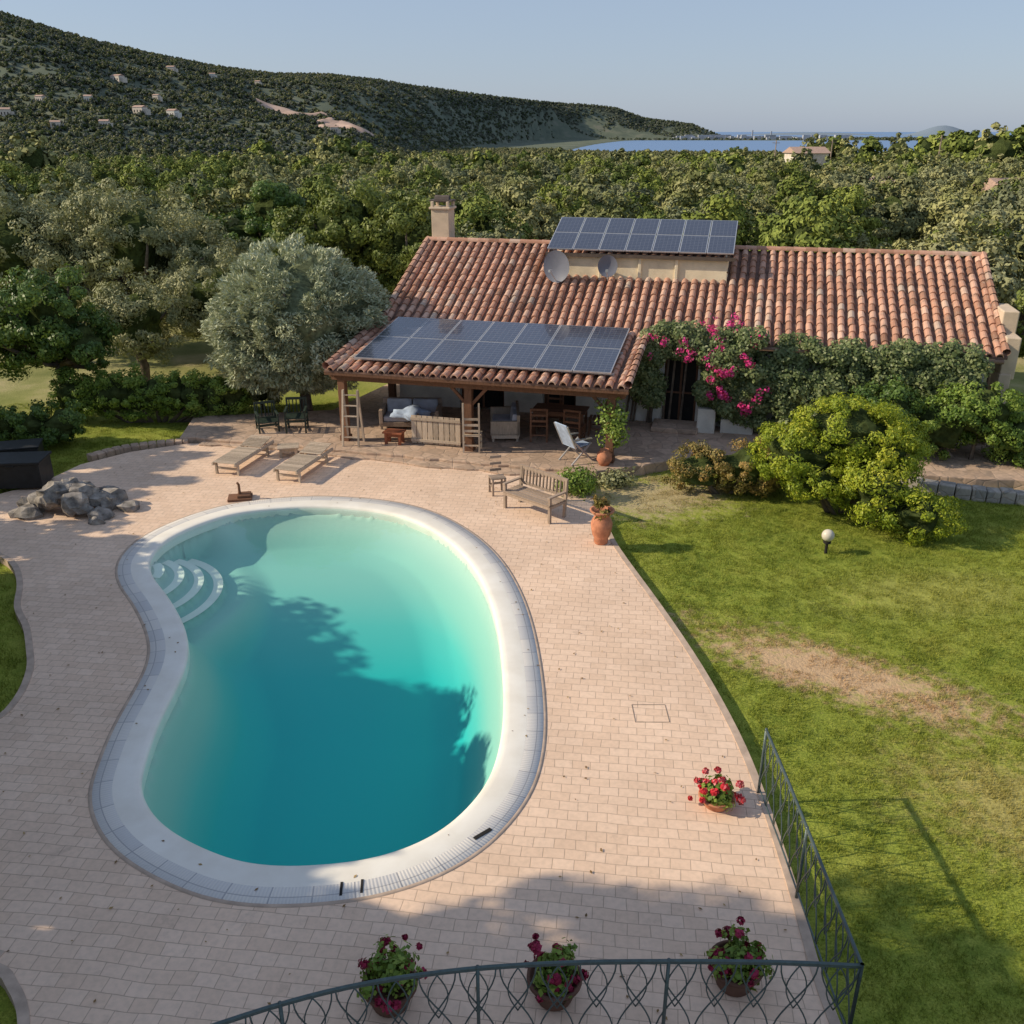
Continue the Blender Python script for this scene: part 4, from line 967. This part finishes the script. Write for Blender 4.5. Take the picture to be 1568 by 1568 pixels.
far=[proto(380,.20,L_FAR,[(0,0,.3,.5,.5,.3),(.2,.2,.38,.32,.32,.28)],16,.16,False,.85,1.3,2)]
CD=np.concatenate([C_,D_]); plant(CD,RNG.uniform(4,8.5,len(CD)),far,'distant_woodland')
Hh=np.concatenate([scatter(560,2400,10,.62,20),scatter(2400,4450,14,.18,40)])
q=Hh[:,0]/Hh[:,1]; d=np.interp(q,RQ,RD); th=terr(Hh[:,0],Hh[:,1])
Hh=Hh[(q<.215)&(Hh[:,1]<d*1.04)&(th>-24.5)&gap(Hh,.01,-1.9)]
F_=scatter(3960,4600,30,.6,20); q=F_[:,0]/F_[:,1]; F_=F_[(q>.1)&(terr(F_[:,0],F_[:,1])>-27)]
Hh=np.concatenate([Hh,F_]); zz=terr(Hh[:,0],Hh[:,1])
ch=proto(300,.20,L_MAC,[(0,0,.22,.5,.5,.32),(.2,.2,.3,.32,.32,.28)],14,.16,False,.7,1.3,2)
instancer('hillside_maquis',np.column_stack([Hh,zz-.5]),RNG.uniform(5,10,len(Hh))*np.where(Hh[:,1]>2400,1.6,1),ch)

# ------------------------------------------------------------------ hillside villas
M_VW=m_plaster('villa_wall_mat',(.70,.62,.53)); M_VR=simple('villa_roof_mat',(.42,.29,.23),.9); M_SCAR=simple('bare_earth_mat',(.46,.33,.26),.95,.3,.05)
def villa(x,y,w,dp,h,rz=0,mat=M_VW):
    e=empty('hillside_villa',(x,y,tz(x,y)-1),rz); mb=MB(); mb.box((0,0,h/2+.5),(w,dp,h+1)); mb.box((w*.6,dp*.1,h*.35+.5),(w*.4,dp*.7,h*.7+1)); mb.build('walls',mat,e)
    mb=MB(); z=h+1; mb.add([(-w/2-.4,-dp/2-.4,z),(w/2+.4,-dp/2-.4,z),(w/2+.4,dp/2+.4,z),(-w/2-.4,dp/2+.4,z),(-w/2-.4,0,z+dp*.2),(w/2+.4,0,z+dp*.2)],[(0,1,5,4),(2,3,4,5),(1,2,5),(3,0,4),(3,2,1,0)]); mb.build('roof',M_VR,e)
    mb=MB()
    for i in range(3): mb.box((-w*.3+i*w*.3,-dp/2-.03,h*.5+.6),(w*.1,.08,h*.35))
    mb.build('windows',M_DARK,e)
def slope(px,py):  # distance along a bearing at which the hillside reaches a given elevation angle
    u=784-py; wy=1292.2+u*.385; tn=(-539+u*.923)/wy; q=(px-784)/wy
    for y in np.arange(300,2400,8):
        if (tz(q*y,y)+4-8)/y>tn: return q*y,y
    return q*1200,1200
V_=[(180,121,14,9,4),(262,106,10,8,4),(325,116,8,7,3),(395,128,7,7,3),(215,172,12,9,4),(265,175,10,9,4),(62,150,8,7,3),(135,150,7,7,3),(512,200,10,9,4),(8,172,9,8,4),(85,190,8,7,3),(240,150,7,6,3),(160,188,8,7,3)]
for px,py,w,dp,h in V_:
    x,y=slope(px,py); villa(x,y,w,dp,h+2.5,random.uniform(-.5,.5),M_VW if random.random()<.8 else M_WHITE)
def scar(px,py,rx,ry):
    x,y=slope(px,py); V=[];F=[];n=28;rg=5
    for i in range(rg+1):
        for k in range(n):
            a=6.2832*k/n; f=i/rg*(1+.25*math.sin(3*a+px)+.15*math.sin(5*a)); X=x+math.cos(a)*rx*f;Y=y+math.sin(a)*ry*f; V.append((X,Y,tz(X,Y)+7.0*(1-(i/rg)**6)-1))
    for i in range(rg):
        for k in range(n): k2=(k+1)%n; F.append((i*n+k,i*n+k2,(i+1)*n+k2,(i+1)*n+k))
    me=bpy.data.meshes.new('bare_earth_bank'); me.from_pydata(V,[],F); me.materials.append(M_SCAR); me.shade_smooth(); link(bpy.data.objects.new('bare_earth_bank',me))
scar(530,195,42,26); scar(440,172,45,25); scar(505,188,18,14)
for q,y,w,h in((.366,86,3.4,3.4),(.515,88,4.0,3.2),(.30,205,7,6.0)):
    x=q*y; villa(x,y,w,6,h,random.uniform(-.3,.3),M_VW)
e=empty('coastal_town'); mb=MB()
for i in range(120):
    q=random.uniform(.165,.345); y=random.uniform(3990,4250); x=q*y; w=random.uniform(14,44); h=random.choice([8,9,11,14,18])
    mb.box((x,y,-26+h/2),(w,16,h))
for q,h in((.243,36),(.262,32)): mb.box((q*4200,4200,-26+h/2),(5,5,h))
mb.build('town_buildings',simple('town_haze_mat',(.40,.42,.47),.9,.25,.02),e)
mb=MB()
for q,y in((.325,200),(.435,150),(-.065,330),(.268,210)):
    x=q*y; z=tz(x,y); mb.tube([(x,y,z),(x,y,z+8.5)],[.14,.10],6); mb.beam((x-.8,y,z+8),(x+.8,y,z+8),.10,.10)
mb.build('utility_poles',M_WOOD)

# ------------------------------------------------------------------ grass tufts
def grass():
    m,nt,out=mat_new('grass_blade_mat'); g=N(nt,'ShaderNodeNewGeometry'); c=lawn_color(nt,g.outputs['Position'])
    a=N(nt,'ShaderNodeAttribute',attribute_name='rnd'); c=mixc(nt,.9,c,ramp(nt,a.outputs['Fac'],[(0,(.75,.8,.7)),(1,(1.4,1.35,1.2))]),'MULTIPLY')
    p=N(nt,'ShaderNodeBsdfPrincipled'); L(nt,c,p.inputs[0]); p.inputs['Roughness'].default_value=.6; p.inputs['Specular IOR Level'].default_value=.2
    t=N(nt,'ShaderNodeBsdfTranslucent'); L(nt,c,t.inputs[0]); mx=N(nt,'ShaderNodeMixShader'); mx.inputs[0].default_value=.35
    L(nt,p.outputs[0],mx.inputs[1]); L(nt,t.outputs[0],mx.inputs[2]); L(nt,mx.outputs[0],out.inputs[0])
    n=230; x=RNG.uniform(-.5,.5,n); y=RNG.uniform(-.5,.5,n); V=[];F=[]
    for i in range(n):
        a=RNG.uniform(0,6.28); h=RNG.uniform(.04,.13); w=.012; lx,ly=RNG.normal(0,.05,2)
        o=len(V); V+=[(x[i]-w*math.cos(a),y[i]-w*math.sin(a),-.02),(x[i]+w*math.cos(a),y[i]+w*math.sin(a),-.02),(x[i]+lx,y[i]+ly,h)]; F.append((o,o+1,o+2))
    me=bpy.data.meshes.new('grass_blades'); me.from_pydata(V,[],F); me.materials.append(m); at=me.attributes.new('rnd','FLOAT','FACE'); at.data.foreach_set('value',RNG.uniform(0,1,len(F)).astype(np.float32))
    ob=bpy.data.objects.new('grass_blades',me); link(ob)
    pts=[]
    dk=np.array(DK)
    for (x0,x1,y0,y1,sp) in((1.8,13.5,4.5,24,.30),(-13,-4.6,3,24.5,.34),(-16,-6,24.5,29,.45)):
        gx,gy=np.meshgrid(np.arange(x0,x1,sp),np.arange(y0,y1,sp)); gx=gx.ravel()+RNG.uniform(-.12,.12,gx.size); gy=gy.ravel()+RNG.uniform(-.12,.12,gy.size)
        k=~inside(gx,gy,dk); dd=distpoly(gx,gy,dk); k&=dd>.24; k&=np.abs(gx)<.66*gy+3
        ed=np.hypot((gx-3.4)/2.2,(gy-20.3)/1.5); k&=~((ed<.9)&(RNG.uniform(0,1,len(gx))<.75))
        c_,s_=math.cos(.62),math.sin(.62); ux=(gx-5.3)*c_-(gy-12.75)*s_; uy=(gx-5.3)*s_+(gy-12.75)*c_
        ed=np.hypot(ux/2.2,uy/.7); k&=~((ed<1)&(RNG.uniform(0,1,len(gx))<.55))
        k&=~inside(gx,gy,np.array(TP)); pts.append(np.stack([gx[k],gy[k],np.full(k.sum(),GZ)],1))
    pts=np.concatenate(pts); instancer('lawn_grass',pts,RNG.uniform(.32,.55,len(pts)),[ob])
grass()

# ------------------------------------------------------------------ light, sky, camera
EL=30; AZ=-92   # compass bearing of the sun, clockwise from +Y
w=bpy.data.worlds.new('World'); sc.world=w; w.use_nodes=True; nt=w.node_tree; nt.nodes.clear()
sk=nt.nodes.new('ShaderNodeTexSky'); sk.sky_type='NISHITA'; sk.sun_disc=False; sk.sun_elevation=math.radians(EL); sk.sun_rotation=math.radians(AZ)
sk.altitude=20; sk.air_density=1.0; sk.dust_density=.8; sk.ozone_density=2.5
bg=nt.nodes.new('ShaderNodeBackground'); bg.inputs[1].default_value=.13; wo=nt.nodes.new('ShaderNodeOutputWorld')
# hazy blue air mixed into the physical sky (hazy summer evening)
hz=mixc(nt,.66,sk.outputs[0],(.385/.13,.465/.13,.625/.13))
nt.links.new(hz,bg.inputs[0]); nt.links.new(bg.outputs[0],wo.inputs[0])
s=bpy.data.lights.new('sun','SUN'); s.energy=5; s.angle=math.radians(.6); s.color=(1,.86,.65); so=bpy.data.objects.new('sun',s); link(so)
el,az=math.radians(EL),math.radians(AZ); v=Vector((math.sin(az)*math.cos(el),math.cos(az)*math.cos(el),math.sin(el)))
so.rotation_euler=v.to_track_quat('Z','Y').to_euler(); so.location=(-30,0,30)
cam=bpy.data.cameras.new('camera'); cam.sensor_width=36; cam.sensor_height=36; cam.sensor_fit='HORIZONTAL'; cam.lens=36*1400/1568; cam.clip_end=60000; cam.clip_start=.1
co=bpy.data.objects.new('camera',cam); link(co); co.location=(0,0,8); co.rotation_euler=(math.radians(90-22.64),0,0); sc.camera=co
sc.view_settings.view_transform='Standard'; sc.view_settings.look='None'; sc.view_settings.exposure=0
